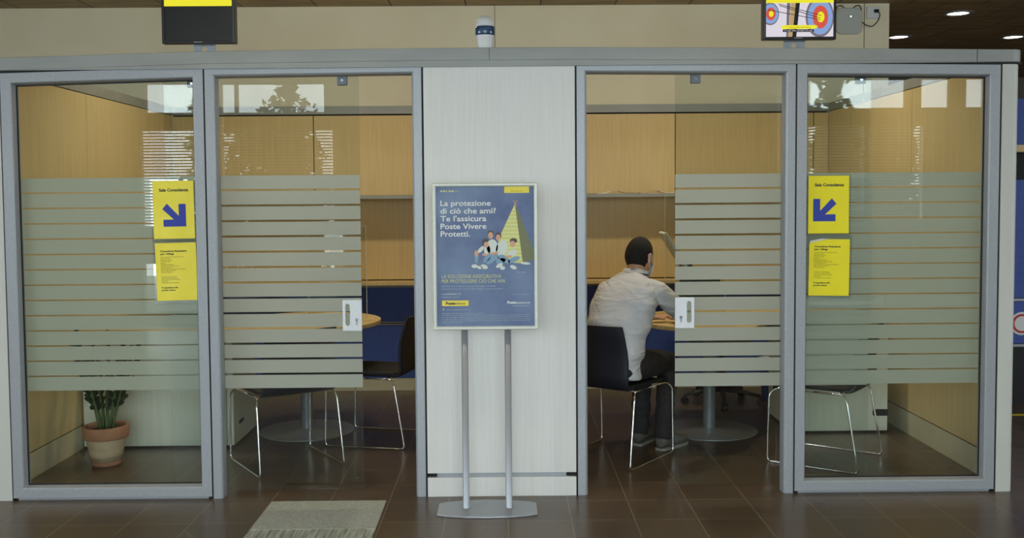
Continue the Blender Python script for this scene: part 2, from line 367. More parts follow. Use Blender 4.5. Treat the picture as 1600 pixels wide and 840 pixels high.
st('ground_outside', bx(-14, 16, -16, -7.55, -.15, -.05), 'ground', 'pale paving outside the hall windows', 'ground')
for k, (x, y, h, w_, n_, sq) in enumerate(((-4.0, -13.0, 5.6, .95, 2200, 0), (-5.7, -13.3, 4.6, .50, 1300, 0), (6.1, -13.2, 5.4, 1.0, 2200, 0), (-3.75, -10.6, 2.9, .9, 1700, 1), (5.78, -10.6, 2.95, .9, 2600, 1), (7.68, -10.8, 2.95, .9, 2400, 1))):
    t = thing('tree' if not sq else 'shrub', 'leafy %s outside the hall windows' % ('shrub' if sq else 'conifer'), 'tree' if not sq else 'shrub', (x, y, -.05), group='shrubs outside the windows' if sq else 'trees outside the windows')
    bm = bmesh.new(); tube(bm, [(0, 0, 0), (.05, 0, h*.4), (0, .05, h*.8)], [.12, .08, .04]); obj('trunk', bm, 'brown', t)
    bm = bmesh.new()
    for q in range(n_):
        u = random.random()**(1.0 if sq else 1.3); zz = h*(.05+.92*u) if sq else h*(.12+.86*u)
        rr = w_*(1-.22*u*u) if sq else w_*(1.08-u)*(.75+.35*math.sin(u*38)); an = random.random()*6.28; r_ = rr*random.random()**.5
        s = (.07+.09*random.random()) if sq else (.04+.06*random.random()); c0 = Vector((r_*math.cos(an), r_*math.sin(an)*.8, zz))
        n1 = Vector((random.gauss(0, 1), random.gauss(0, 1), random.gauss(0, .6))).normalized(); n2 = n1.orthogonal().normalized()
        bm.faces.new([bm.verts.new(c0+n1*s), bm.verts.new(c0+n2*s*.6), bm.verts.new(c0-n1*s), bm.verts.new(c0-n2*s*.6)])
    obj('foliage', bm, 'tree', t)

# ------------------------------------------------------------------ booth shell
H0, H1 = 2.222, 2.285
KX = (-2.54, -1.52, -.41, .37, 1.49, 2.53)
KZ = (-.022, .004, .014, .014, .003, -.010)      # the old rail is not dead level: it bows by a couple of centimetres
def rail_dz(x):
    if x <= KX[0]: return KZ[0]
    for a, b, p, q in zip(KX, KX[1:], KZ, KZ[1:]):
        if x <= b: return p+(q-p)*(x-a)/(b-a)
    return KZ[-1]
def bow(root):
    for o in root.children_recursive:
        if o.type == 'MESH' and not o.get('bowed'):
            o['bowed'] = 1
            for v in o.data.vertices: v.co.z += rail_dz(v.co.x)*max(0, min(1, (v.co.z-1.95)/.2))
tr = struct('trim_1', 'grey metal top rail running along the front of the booths', 'rail')
bm = bmesh.new()
pts = [(-2.665, -.015)] + [(x, -.015) for x in KX] + [(2.585, -.015)] + [(2.585+.06*math.sin(a), .045-.06*math.cos(a)) for a in (.3, .6, .9, 1.2, 1.5)] + [(2.645, .12)] + [(x, .12) for x in KX[::-1]] + [(-2.665, .12)]
slab(bm, pts, H0, H1); obj('rail', bm, 'beam', tr, bevel=.003)
bm = bmesh.new(); box(bm, -2.66, 2.64, .004, .11, H0-.012, H0-.0005); obj('shadow_gap', bm, 'dark', tr)
bm = bmesh.new(); box(bm, -.0725, -.0705, -.0162, -.0145, H0, H1); box(bm, 2.40, 2.402, -.0162, -.0145, H0, H1); obj('rail_joint', bm, 'dark', tr)
for nm, x0, x1, sgn in (('trim_2', -2.665, -2.55, -1), ('trim_3', 2.540, 2.630, 1)):
    bm = bmesh.new()
    if sgn > 0: pts = [(x0, 0), (x1-.03, 0)] + [(x1-.03+.03*math.sin(a), .03-.03*math.cos(a)) for a in (.4, .8, 1.2, 1.57)] + [(x1, .10), (x0, .10)]
    else: pts = [(x0, 0), (x1, 0), (x1, .10), (x0, .10)]
    slab(bm, pts, 0, H0-.01)
    st(nm, bm, 'post', 'off-white corner post at the %s end of the booths' % ('left' if sgn < 0 else 'right'), 'post')
bm = bmesh.new()
for x in (-2.548, -1.518, -.413, .366, 1.489, 2.534): box(bm, x-.004, x+.004, .006, .09, 0, H0-.01)
st('trim_4', bm, 'dark', 'thin black joints between the booth modules', 'joint')

def fixed_window(n, x0, x1, label):
    w = struct('window_%d' % n, label, 'window')
    bm = bmesh.new(); ring_frame(bm, x0, x1, .012, H0-.012, [(0, 0), (.048, 0), (.053, .006), (.059, .040), (.059, .068), (0, .068)])
    box(bm, x0+.02, x1-.02, .01, .05, 0, .012)
    obj('window_frame', bm, 'alu', w, bevel=.0015)
    bm = bmesh.new(); ring_frame(bm, x0, x1, .012, H0-.012, [(.0585, .0405), (.065, .0405), (.065, .045), (.0585, .045)])
    obj('gasket', bm, 'dark', w)
    gx0, gx1, gz0, gz1 = x0+.057, x1-.057, .070, H0-.070
    obj('glass_pane', bx(gx0, gx1, .046, .052, gz0, gz1), 'glass', w)
    bm = bmesh.new(); p = (1.666-.561)/14
    for k in range(14):
        z = .561+k*p; box(bm, x0+.066, x1-.066, .0525, .0530, z, z+p-.0075)
    obj('frosted_film', bm, 'film', w); return w
fixed_window(1, -2.544, -1.522, 'left fixed glazed panel with frosted stripes and two yellow notices')
fixed_window(2, 1.493, 2.530, 'right fixed glazed panel with frosted stripes and two yellow notices')

def sliding_door(n, x0, x1, lx0, lx1, edge, label, clamps):
    d = struct('door_%d' % n, label, 'door')
    bm = bmesh.new(); ring_frame(bm, x0, x1, 0, H0-.012, [(0, 0), (.040, 0), (.048, .008), (.052, .03), (.052, .068), (0, .068)], closed=False)
    obj('door_frame', bm, 'alu', d, bevel=.0015)
    zb, zt = .022, 2.165
    obj('glass_leaf', bx(lx0, lx1, .080, .088, zb, zt), 'glass_leaf', d)
    bm = bmesh.new(); fz = .560 if n == 1 else .550; p = ((1.677 if n == 1 else 1.669)-fz)/14
    for k in range(14):
        z = fz+k*p; box(bm, lx0+(.004 if edge > 0 else 0), lx1-(.004 if edge < 0 else 0), .0788, .0795, z, z+p-.011)
    obj('frosted_film', bm, 'film_leaf', d)
    bm = bmesh.new(); box(bm, -2.56 if n == 1 else .36, -.36 if n == 1 else 2.54, .09, .11, 2.172, 2.21); obj('track', bm, 'alu', d)
    for cx in clamps:
        c = obj('glass_clamp', bx(cx-.025, cx+.025, .070, .098, 2.118, 2.172), 'clamp_grey', d, bevel=.003)
        bm = bmesh.new(); bmesh.ops.create_cone(bm, cap_ends=True, segments=16, radius1=.008, radius2=.008, depth=.004, matrix=Matrix.Translation((cx, .069, 2.14)) @ Matrix.Rotation(PI/2, 4, 'X'))
        obj('screw', bm, 'chrome', c)
    # white handle plate with slot and keyhole, flush with the leaf's edge
    s = 1 if edge > 0 else -1          # edge side of the leaf
    ex = lx1 if edge > 0 else lx0
    px0, px1 = (ex-.098, ex+.001) if s > 0 else (ex-.001, ex+.098); pz0, pz1 = .858, 1.018
    slx = px0+.026 if s > 0 else px1-.026
    bm = bmesh.new()
    out = [(px0, pz0), (px1, pz0), (px1, pz1), (px0, pz1)]
    hole = [(slx+.012*math.cos(a), (pz0+pz1)/2+.004+math.copysign(.045, math.sin(a))+.012*math.sin(a)) for a in [2*PI*(i+.5)/24 for i in range(24)]]
    for y in (.0665, .0785):
        vo = [bm.verts.new((x, y, z)) for x, z in out]; vh = [bm.verts.new((x, y, z)) for x, z in hole]
        eo = [bm.edges.new((vo[i], vo[(i+1) % 4])) for i in range(4)]; eh = [bm.edges.new((vh[i], vh[(i+1) % 24])) for i in range(24)]
        bmesh.ops.triangle_fill(bm, use_beauty=True, edges=eo+eh)
        if y == .0665: f0, h0 = vo, vh
        else:
            for i in range(4): bm.faces.new((f0[i], vo[i], vo[(i+1) % 4], f0[(i+1) % 4]))
            for i in range(24): bm.faces.new((h0[i], vh[i], vh[(i+1) % 24], h0[(i+1) % 24]))
    hp = obj('handle_plate', bm, 'white_metal', d); tag(hp, 'white metal pull plate with slot')
    kx = px1-.027 if s > 0 else px0+.030
    bm = bmesh.new(); bmesh.ops.create_cone(bm, cap_ends=True, segments=20, radius1=.0085, radius2=.0085, depth=.004, matrix=Matrix.Translation((kx, .0655, .915)) @ Matrix.Rotation(PI/2, 4, 'X'))
    box(bm, kx-.004, kx+.004, .0635, .0675, .888, .912); kc = obj('keyhole', bm, 'silver', hp, bevel=.001)
    obj('key_slot', bx(kx-.0012, kx+.0012, .0630, .0636, .905, .922), 'dark', kc)
    return d
sliding_door(1, -1.514, -.417, -1.75, -.747, 1, 'left sliding glass door with frosted stripes and white pull plate', (-.83, -1.60))
sliding_door(2, .370, 1.485, .885, 1.90, -1, 'right sliding glass door with frosted stripes and white pull plate', (.99, 1.845))

wf = struct('wall_center', 'white laminate panel between the two glass doors', 'wall')
obj('panel', bx(-.408, .361, .002, .03, .122, H0-.012), 'white_board', wf, bevel=.0015)
obj('kick_panel', bx(-.408, .361, .000, .03, 0, .100), 'white_board', wf, bevel=.0015)
obj('backing', bx(-.408, .361, .031, .11, 0, H0-.012), 'dark', wf)
bm = bmesh.new(); box(bm, -.36, .31, .018, .03, .100, .122); obj('slot_rail', bm, 'alu', wf)
for x in (-.395, .325): obj('slot_bracket', bx(x, x+.035, .006, .02, .104, .119), 'dark', wf)

# booth side walls, divider and back wall
def side_wall(nm, x0, x1, face, label):
    w = struct(nm, label, 'wall')
    s = 1 if face > 0 else -1; xf = x1 if s > 0 else x0
    ys = (.11, 1.25, 2.32, 2.85)
    for a, b in zip(ys, ys[1:]):
        obj('wall_panel', bx(x0, x1, a+.002, b-.002, .152, H0-.004), 'maple_side', w)
    obj('backing', bx(x0+.004, x1-.004, .11, 2.85, 0, H0-.004), 'dark', w)
    obj('top_rail', bx(x0-.005, x1+.005, .11, 2.85, H0, H1), 'beam', w)
    obj('baseboard', bx(x0, x1, .11, 2.85, 0, .145), 'base_pale', w)
side_wall('wall_booth_left', -2.69, -2.643, 1, 'maple side wall of the left booth with pale baseboard')
side_wall('wall_booth_right', 2.600, 2.645, -1, 'maple side wall of the right booth with pale baseboard')
side_wall('wall_divider', -.05, 0.0, 1, 'maple partition between the two booths')
for nm, x0, x1, seams, lab in (('wall_rear_left', -2.643, -.05, (-1.52,), 'left'), ('wall_rear_right', 0, 2.60, (1.37, 2.48), 'right')):
    w = struct(nm, 'maple and blue back wall of the %s booth' % lab, 'wall')
    obj('backing', bx(x0, x1, 2.875, 2.92, 0, H0), 'dark', w)
    xs = [x0, *seams, x1]
    for a, b in zip(xs, xs[1:]):
        obj('upper_panel', bx(a+.004, b-.004, 2.85, 2.875, 1.575, H0-.012), 'maple', w)
    obj('middle_panel', bx(x0, x1, 2.85, 2.875, .90, 1.545), 'maple', w)
    obj('blue_panel', bx(x0, x1, 2.85, 2.875, .558, .835), 'blue', w)
    obj('blue_panel', bx(x0, x1, 2.85, 2.875, .10, .532), 'blue', w)
    bm = bmesh.new(); box(bm, x0, x1, 2.842, 2.875, .532, .541); box(bm, x0, x1, 2.842, 2.875, .549, .558); box(bm, x0, x1, 2.835, 2.875, .835, .862); obj('metal_strip', bm, 'beam', w)
    obj('kick_board', bx(x0, x1, 2.85, 2.875, 0, .098), 'base_pale', w)
    obj('top_rail', bx(x0-.0, x1, 2.84, 2.92, H0, H1), 'beam', w)
    s = obj('wall_shelf', bx(x0+.01, x1-.01, 2.60, 2.849, 1.545, 1.572), 'beam', bevel=.002); tag(s, 'long grey shelf on the back wall of the %s booth' % lab, 'shelf')
    s = obj('wall_ledge', bx(x0+.01, x1-.01, 2.66, 2.849, .866, .892), 'maple', bevel=.002); tag(s, 'narrow maple ledge on the back wall of the %s booth' % lab, 'ledge')

# papers and brochures lying on the right shelf
for k, (x, y, w_, d_, r, c, lab) in enumerate(((.775, 2.72, .10, .17, .05, 'paper', 'pale leaflet lying at the left end of the visible shelf'),
        (.955, 2.71, .13, .17, -.12, 'brown', 'brown leaflet lying flat on the grey shelf, second from the left'),
        (1.115, 2.70, .13, .17, .08, 'terracotta_dusty', 'tan brochure on the grey shelf above the seated man'),
        (1.27, 2.72, .12, .17, -.05, 'paper', 'pale brochure on the grey shelf next to the door edge'),
        (1.44, 2.71, .13, .17, .08, 'brown', 'brown brochure on the grey shelf behind the frosted door'))):
    t = thing('brochure', lab, 'brochure', (x, y, 1.5735), r, 'leaflets on the shelf')
    bm = bmesh.new(); n = 6; top = []; 
    for i in range(n+1):
        u = i/n; lift = .022*max(0, u-.55)**1.2*2 if k % 2 == 0 else .018*max(0, .45-u)*2
        top.append([bm.verts.new(((u-.5)*w_, s*d_/2, .002+lift+e)) for s in (-1, 1) for e in (0, .004)])
    for a, b in zip(top, top[1:]):
        bm.faces.new((a[1], b[1], b[3], a[3])); bm.faces.new((a[0], a[2], b[2], b[0])); bm.faces.new((a[0], b[0], b[1], a[1])); bm.faces.new((a[2], a[3], b[3], b[2]))
    for a in (top[0], top[-1]): bm.faces.new((a[0], a[1], a[3], a[2]))
    obj('pages', bm, c, t); obj('back_cover', bx(-w_/2, w_/2, -d_/2, d_/2, 0, .0015), 'paper', t)

# ------------------------------------------------------------------ desks
def desk(cx, cy, s, px0, px1, py0, py1, label):
    t = thing('desk', label, 'desk', (cx, cy, 0))
    R = .50; a0 = math.asin(.35)
    far = (px1-.0 if s > 0 else px0)-cx
    yb = py0-cy-.015; yt = py0-cy+.72
    pts = []
    n = 40
    # round end, then straight edges out to the side wall
    if s > 0: ang = [math.radians(70)+math.radians(220)*i/n for i in range(n+1)]
    else: ang = [math.radians(-110)+math.radians(220)*i/n for i in range(n+1)]
    pts = [(R*math.cos(a), R*math.sin(a)) for a in ang]
    if s > 0: pts += [(R*.75, yb), (far, yb), (far, yt), (R*.8, yt)]
    else: pts += [(-R*.8, yt), (far, yt), (far, yb), (-R*.75, yb)]
    bm = bmesh.new(); slab(bm, pts, .714, .742); obj('desktop', bm, 'maple', t, bevel=.004)
    bm = bmesh.new(); lathe(bm, [(0, .008), (.038, .008), (.04, .012), (.04, .700), (.16, .702), (.16, .7135), (0, .7135)], 32); obj('column', bm, 'silver', t, True)
    bm = bmesh.new(); lathe(bm, [(0, 0), (.31, 0), (.315, .003), (.31, .007), (.05, .012), (.042, .02), (0, .02)], 56); obj('base_disc', bm, 'silver', t, True)
    p = obj('pedestal', bx(px0-cx, px1-cx, py0-cy, py1-cy, .012, .7135), 'pedestal', t, bevel=.002); tag(p, 'pale laminate side cabinet')
    if s > 0:
        obj('cabinet_door', bx(px0-cx+.003, px1-cx-.003, py0-cy-.019, py0-cy-.001, .014, .70), 'pedestal', p, bevel=.0015)
        hx, hz = 2.435-cx, .133; hy0 = py0-cy-.019
    else:
        obj('cabinet_door', bx(px0-cx+.003, px1-cx-.045, py0-cy-.019, py0-cy-.001, .014, .70), 'pedestal', p, bevel=.0015)
        obj('cabinet_door', bx(px1-cx-.040, px1-cx, py0-cy-.019, py0-cy-.001, .014, .70), 'pedestal', p, bevel=.0015)
        bm = bmesh.new(); box(bm, px1-cx, px1-cx+.006, py0-cy+.10, py0-cy+.20, .12, .145); obj('recessed_pull', bm, 'black_plastic', p, bevel=.005)
        return t
    bm = bmesh.new(); q = [(hx+math.copysign(.038, math.cos(a))+.012*math.cos(a), hz+math.copysign(.010, math.sin(a))+.012*math.sin(a)) for a in [2*PI*(i+.5)/24 for i in range(24)]]
    prism(bm, q, hy0-.006, hy0); obj('recessed_pull', bm, 'navy', p, bevel=.001)
    return t
desk(-1.333, 1.495, -1, -2.635, -1.70, 1.075, 1.60, 'maple-topped desk with round end and silver column in the left booth')
desk(1.345, 1.41, 1, 1.86, 2.485, 1.31, 1.86, 'maple-topped desk with round end where the man in the white shirt sits')
def screen(x, y, rz, w, h, label, t0):
    t = thing('protective_screen', label, 'screen', (x, y, .7425), rz)
    obj('acrylic_sheet', bx(-w/2+.004, w/2-.004, -.0025, .0025, .012, h), 'acrylic', t)
    bm = bmesh.new(); box(bm, -w/2, -w/2+.004, -.003, .003, .012, h); box(bm, w/2-.004, w/2, -.003, .003, .012, h); box(bm, -w/2, w/2, -.003, .003, h, h+.003)
    e = obj('polished_edge', bm, 'acrylic_edge', t)
    for s in (-.6, .6): obj('foot', bx(s*w/2-.012, s*w/2+.012, -.05, .05, 0, .0118), 'acrylic_edge', t, bevel=.002)
screen(1.245, 1.385, .0, .40, .81, 'clear acrylic screen standing on the desk beside the seated man', 0)
screen(-1.10, 1.42, .25, .38, .62, 'clear acrylic screen standing on the empty left desk', 0)

# monitor and keyboardless desk items half hidden by the door's film
t = thing('desk_monitor', 'tilted screen on a stand on the right desk, half hidden by the frosted door', 'monitor', (1.20, 1.60, .7425))
obj('stand_foot', bx(-.08, .10, -.10, .10, 0, .012), 'black_plastic', t, bevel=.003)
bm = bmesh.new(); tube(bm, [(.02, 0, .012), (.03, 0, .20), (-.01, 0, .36)], .016, rad=.05); obj('stand_neck', bm, 'black_plastic', t, True)
hv = obj('hinge_block', bx(-.03, .03, -.05, .05, -.045, .03), 'black_plastic', t, bevel=.006); hv.location = (.015, 0, .36); hv.rotation_euler = (0, -.55, 0)
o = obj('display', bx(-.011, .011, -.13, .13, -.12, .19), 'grey_plastic', t, bevel=.005); o.location = (-.035, 0, .40); o.rotation_euler = (0, -.55, 0)
sc_ = obj('display_glass', bx(.0112, .0125, -.12, .12, -.11, .18), 'black_plastic', o)

# blue bin under the far side of the right desk
t = thing('waste_bin', 'dark blue waste bin on the floor behind the right desk', 'bin', (2.04, 2.36, 0))
bm = bmesh.new(); lathe(bm, [(0, .0), (.085, 0), (.09, .01), (.115, .30), (.120, .305), (.120, .312), (.108, .312), (.082, .02), (0, .02)], 32); obj('bin_body', bm, 'blue', t, True)
bm = bmesh.new(); lathe(bm, [(.1205, .290), (.124, .292), (.124, .316), (.106, .318), (.104, .300), (.109, .298), (.109, .3125), (.1205, .3125), (.1205, .290)], 32); obj('bin_liner', bm, 'white_plastic', t, True)

# ------------------------------------------------------------------ chairs
def make_chair(label):
    t = thing('sled_chair', label, 'chair', group='black cantilever customer chairs')
    # side frames: runner on the floor, upright front leg, slanting rear leg, rail under the seat
    for s in (-1, 1):
        bm = bmesh.new(); x = .25*s; r = .0058
        loop = smooth_path([(x*.90, .0, .432), (x*.90, .215, .432), (x, .25, .40), (x, .26, r), (x, -.26, r), (x*.96, -.19, .40), (x*.90, -.165, .432), (x*.90, .0, .432)], .028)
        tube(bm, loop, r, 10); obj('sled_leg', bm, 'chrome', t, True)
    bm = bmesh.new()
    for y in (.17, -.14): tube(bm, [(-.222, y, .430), (.222, y, .430)], .0058)
    obj('cross_bar', bm, 'chrome', t, True)
    # seat: gently dished pad with rounded front
    bm = bmesh.new(); nx, ny = 12, 12; T = []
    for j in range(ny+1):
        v = j/ny; y = -.19+.43*v; row = []
        for i in range(nx+1):
            u = i/nx*2-1; x = u*(.225-.012*(1-v)); z = .462 - .010*(1-u*u)*math.sin(v*PI) - .016*max(0, v-.8)**1.5*12 + .004*abs(u)**3
            row.append((x, y, z))
        T.append(row)
    top = [[bm.verts.new(p) for p in r] for r in T]; bot = [[bm.verts.new((p[0]*.97, p[1], p[2]-.024)) for p in r] for r in T]
    for j in range(ny):
        for i in range(nx):
            bm.faces.new((top[j][i], top[j][i+1], top[j+1][i+1], top[j+1][i])); bm.faces.new((bot[j][i], bot[j+1][i], bot[j+1][i+1], bot[j][i+1]))
    for i in range(nx):
        bm.faces.new((top[0][i], bot[0][i], bot[0][i+1], top[0][i+1])); bm.faces.new((top[ny][i], top[ny][i+1], bot[ny][i+1], bot[ny][i]))
        bm.faces.new((top[i][0], top[i+1][0], bot[i+1][0], bot[i][0])); bm.faces.new((top[i][nx], bot[i][nx], bot[i+1][nx], top[i+1][nx]))
    obj('seat', bm, 'black_fabric', t, True, .004)
    # backrest: one swept shell, curved out at the lumbar and hollow across
    prof = [(-.165, .445), (-.215, .452), (-.243, .48), (-.252, .53), (-.250, .60), (-.258, .67), (-.276, .74), (-.300, .815)]
    bm = bmesh.new(); F = []; B = []
    for k, (y, z) in enumerate(prof):
        w = .218-.010*max(0, k-4)/3; fr = []; bk = []
        for i in range(nx+1):
            u = i/nx*2-1; c = .030*u*u*(min(1, k/3)); fr.append(bm.verts.new((u*w, y+c+.007, z+(0 if k > 1 else .007)))); bk.append(bm.verts.new((u*w, y+c-.008, z-(0 if k > 1 else .008))))
        F.append(fr); B.append(bk)
    for j in range(len(prof)-1):
        for i in range(nx): bm.faces.new((F[j][i], F[j][i+1], F[j+1][i+1], F[j+1][i])); bm.faces.new((B[j][i], B[j+1][i], B[j+1][i+1], B[j][i+1]))
        for i in (0, nx): bm.faces.new((F[j][i], F[j+1][i], B[j+1][i], B[j][i]))
    for j in (0, len(prof)-1):
        for i in range(nx): bm.faces.new((F[j][i], B[j][i], B[j][i+1], F[j][i+1]))
    obj('backrest', bm, 'navy', t, True, .003)
    return t
def dup(root, loc, rz, label):
    r = root.copy(); C.objects.link(r); r.location = loc; r.rotation_euler = (0, 0, rz); r['label'] = label
    for ch in list(root.children):
        c = ch.copy(); C.objects.link(c); c.parent = r
        for g in ch.children:
            d = g.copy(); C.objects.link(d); d.parent = c
    return r
MAN = Vector((.651, .79, 0)); MAN_R = -math.atan2(.603, .798)
ch0 = make_chair('black sled chair that the man in the white shirt sits on')
ch0.location = MAN; ch0.rotation_euler = (0, 0, MAN_R)
dup(ch0, (-1.292, .70, 0), math.radians(33.2), 'black sled chair half hidden by the frosted left door')
dup(ch0, (-.823, 1.251, 0), math.radians(77.3), 'black sled chair seen sideways through the open left doorway')
dup(ch0, (1.875, .675, 0), math.radians(54.5), 'black sled chair behind the right fixed glass panel')

# office chair behind the right desk
t = thing('office_chair', 'dark swivel chair on a five-star castor base behind the right desk', 'office chair', (1.62, 2.28, 0), .5)
for k in range(5):
    a = 2*PI*k/5+.3; bm = bmesh.new(); tube(bm, [(0, 0, .10), (.14*math.cos(a), .14*math.sin(a), .095), (.29*math.cos(a), .29*math.sin(a), .068)], [.022, .018, .013]); b = obj('base_arm', bm, 'black_plastic', t, True)
    bm = bmesh.new()
    for s in (-.013, .013):
        bmesh.ops.create_cone(bm, cap_ends=True, segments=20, radius1=.026, radius2=.026, depth=.014, matrix=Matrix.Translation((.29*math.cos(a)-s*math.sin(a), .29*math.sin(a)+s*math.cos(a), .026)) @ Matrix.Rotation(a, 4, 'Z') @ Matrix.Rotation(PI/2, 4, 'X'))
    tube(bm, [(.29*math.cos(a), .29*math.sin(a), .02), (.29*math.cos(a), .29*math.sin(a), .07)], .007); obj('castor', bm, 'black_plastic', b)
bm = bmesh.new(); lathe(bm, [(0, .08), (.03, .08), (.03, .25), (.018, .25), (.018, .43), (0, .43)], 24); obj('gas_lift', bm, 'black_plastic', t, True)
bm = bmesh.new(); ell(bm, (0, 0, .46), (.24, .24, .045), 24); obj('seat', bm, 'navy', t, True)
bm = bmesh.new(); prof = [(.23, .50), (.25, .62), (.24, .75), (.25, .90), (.27, 1.0)]
loft(bm, [((0, y, z), (.21-.03*abs(i-2)/2, 0, 0), (0, .03, 0)) for i, (y, z) in enumerate(prof)], 24, 3); obj('backrest', bm, 'navy', t, True)
bm = bmesh.new(); tube(bm, [(0, .05, .42), (0, .29, .44), (0, .285, .60)], .014, rad=.04); obj('back_support', bm, 'black_plastic', t, True)

# ------------------------------------------------------------------ the seated man
def seated_man():
    t = thing('person', 'seated man with short dark hair, white shirt, dark trousers and face mask at the desk', 'person', MAN, MAN_R)
    cx = .05
    V = Vector
    hd = V((cx, .21, 1.178)); HR = Euler((-.14, 0, -.10))      # head leans forward and turns a little
    hm = Matrix.Translation(hd) @ HR.to_matrix().to_4x4()
    # ---- joints
    pel = V((cx*.7, -.10, .575)); sh = {1: V((cx+.172, .125, .985)), -1: V((cx-.168, .115, .975))}
    el = {1: V((cx+.27, .33, .815)), -1: V((cx-.26, .32, .82))}; wr = {1: V((.155, .53, .778)), -1: V((-.03, .50, .778))}
    kn = {1: V((.165, .37, .535)), -1: V((-.03, .39, .535))}; an = {1: V((.17, .285, .10)), -1: V((.0, .31, .10))}; hipj = {1: V((cx+.085, -.07, .56)), -1: V((cx-.10, -.07, .56))}
    torso = [((pel.x, -.10, .49), .170, .108), ((pel.x, -.105, .56), .180, .130), ((cx*.9, -.08, .68), .172, .128), ((cx, -.04, .80), .182, .132), ((cx, .02, .91), .196, .132), ((cx, .075, .985), .180, .112), ((cx, .112, 1.035), .128, .084), ((cx, .135, 1.072), .072, .062)]
    lean = V((0, .90, -.42))
    def torso_loft(bm, g):
        n = len(torso)
        loft(bm, [(c, (a+g, 0, 0), (0, (b+g)*(.95 if 0 < i < n-3 else .9), -(b+g)*(.1+.35*i/n))) for i, (c, a, b) in enumerate(torso)], 28, 2.4)
    # ---- body: one continuous skin surface
    bm = bmesh.new(); torso_loft(bm, -.012)
    tube(bm, [(cx, .125, 1.03), (cx, .155, 1.09), (cx, .185, 1.14)], [.062, .056, .056], 20)
    hb = bmesh.new()   # head
    bmesh.ops.create_icosphere(hb, subdivisions=5, radius=1)
    for v in hb.verts:
        x, y, z = v.co
        fx = .077*x; fy = .098*y; fz = .118*z
        if z < 0: fx *= 1-.30*(-z)**1.6; fy *= (1-.22*(-z)**2) if y > 0 else (1-.30*(-z))
        if y > .6 and z < .3: fy *= .96
        # brow, eye sockets, nose, lips, chin
        if y > .4:
            g = lambda px, pz, sx, sz: math.exp(-((fx-px)/sx)**2-((fz-pz)/sz)**2)
            fy += .024*g(0, -.028, .011, .016) + .014*g(0, -.008, .008, .02) + .006*g(0, .022, .04, .010)
            fy -= .008*(g(.031, .004, .014, .011)+g(-.031, .004, .014, .011)); fy += .006*g(0, -.064, .024, .007) + .007*g(0, -.096, .02, .014) - .003*g(0, -.0645, .02, .002)
        v.co = (fx, fy, fz)
    for s in (-1, 1):
        e = bmesh.new(); ell(e, (0, 0, 0), (.008, .018, .031), 16); ell(e, (s*.003, -.002, .014), (.010, .016, .014), 12); ell(e, (s*.001, .003, -.022), (.007, .009, .010), 12)
        for v in e.verts: v.co = Matrix.Translation((s*.079, -.008, -.004)) @ Euler((.15, 0, s*.35)).to_matrix() @ v.co if False else (Euler((.15, 0, s*-.35)).to_matrix() @ v.co) + V((s*.080, -.010, -.004))
        hb = join(hb, e)
    for v in hb.verts: v.co = hm @ v.co
    bm = join(bm, hb)
    for s in (-1, 1):
        tube(bm, [sh[s], sh[s].lerp(el[s], .5), el[s], el[s].lerp(wr[s], .45), wr[s]], [.050, .044, .038, .036, .024], 18)
        tube(bm, [hipj[s], hipj[s].lerp(kn[s], .5), kn[s], kn[s].lerp(an[s], .35), an[s]], [.078, .070, .052, .048, .034], 18)
        # hand: palm, four unequal fingers and a thumb resting on the desk
        d = (wr[s]-el[s]); d.z = 0; d.normalize(); d = (d + V((0, .35, 0))).normalized(); sd = V((d.y, -d.x, 0)); up = V((0, 0, 1))
        p0 = wr[s]+d*.012; p1 = wr[s]+d*.085-up*.004
        loft(bm, [(wr[s]-d*.02, sd*.024, up*.020), (p0, sd*.028, up*.018), (p0.lerp(p1, .5), sd*.038, up*.016), (p1, sd*.041, up*.013)], 18, 2.4)
        for q, (off, ln, r) in enumerate(((-.030, .062, .0078), (-.010, .074, .0085), (.011, .070, .0085), (.031, .066, .0080))):
            off *= s; b = p1+sd*off-d*.012; k1 = b+d*ln*.45+up*.010+sd*off*.15; k2 = b+d*ln*.78+up*.002+sd*off*.22; k3 = b+d*ln*1.08-up*.012+sd*off*.25
            tube(bm, [b, k1, k2, k3], [r*1.1, r, r*.92, r*.75], 12); ell(bm, k3, (r*.75,)*3, 10)
        b = p0-sd*s*.024; th = [b, b-sd*s*.022+d*.028-up*.004, b-sd*s*.026+d*.055-up*.010]; tube(bm, th, [.013, .0105, .009], 12); ell(bm, th[-1], (.009,)*3, 10)
    body = bake(bm, [('REMESH', dict(mode='VOXEL', voxel_size=.0045)), ('SMOOTH', dict(factor=.5, iterations=3))])
    body = obj('body', body, 'skin', t, True)
    # ---- face details on the head
    for s in (-1, 1):
        bm = bmesh.new(); ell(bm, hm @ V((s*.030, .0785, .004)), (.0125,)*3, 16); e = obj('eye', bm, 'eye_white', t, True)
        bm = bmesh.new(); ell(bm, hm @ V((s*.030, .0870, .004)), (.0052,)*3, 12); obj('iris', bm, 'iris', e, True)
    bm = bmesh.new(); tube(bm, [hm @ V(p) for p in ((-.022, .090, -.064), (-.008, .096, -.062), (.008, .096, -.062), (.022, .090, -.064))], [.002, .004, .004, .002], 10); obj('lips', bm, 'lips', t, True)
    # ---- hair cap, short, tapering at nape and temples
    bm = bmesh.new(); bmesh.ops.create_icosphere(bm, subdivisions=5, radius=1); kill = []
    for v in bm.verts:
        x, y, z = v.co; fx, fy, fz = .083*x, .1045*y, .126*z
        if z < 0: fx *= 1-.26*(-z)**1.6; fy *= 1-.25*(-z)
        lim = -.074 if y < -.25 else (.0 + .02*(y+.25) - .045*(1-(y+.25)/.55) if y < .3 else .050+.02*(y-.3))
        if fz < lim: kill.append(v)
        k = max(0, min(1, (fz-lim)/.05)); sc = .945+.055*k
        v.co = (fx*sc, fy*sc, fz*(.96+.04*k) + .0012*math.sin(60*x)*math.sin(47*y))
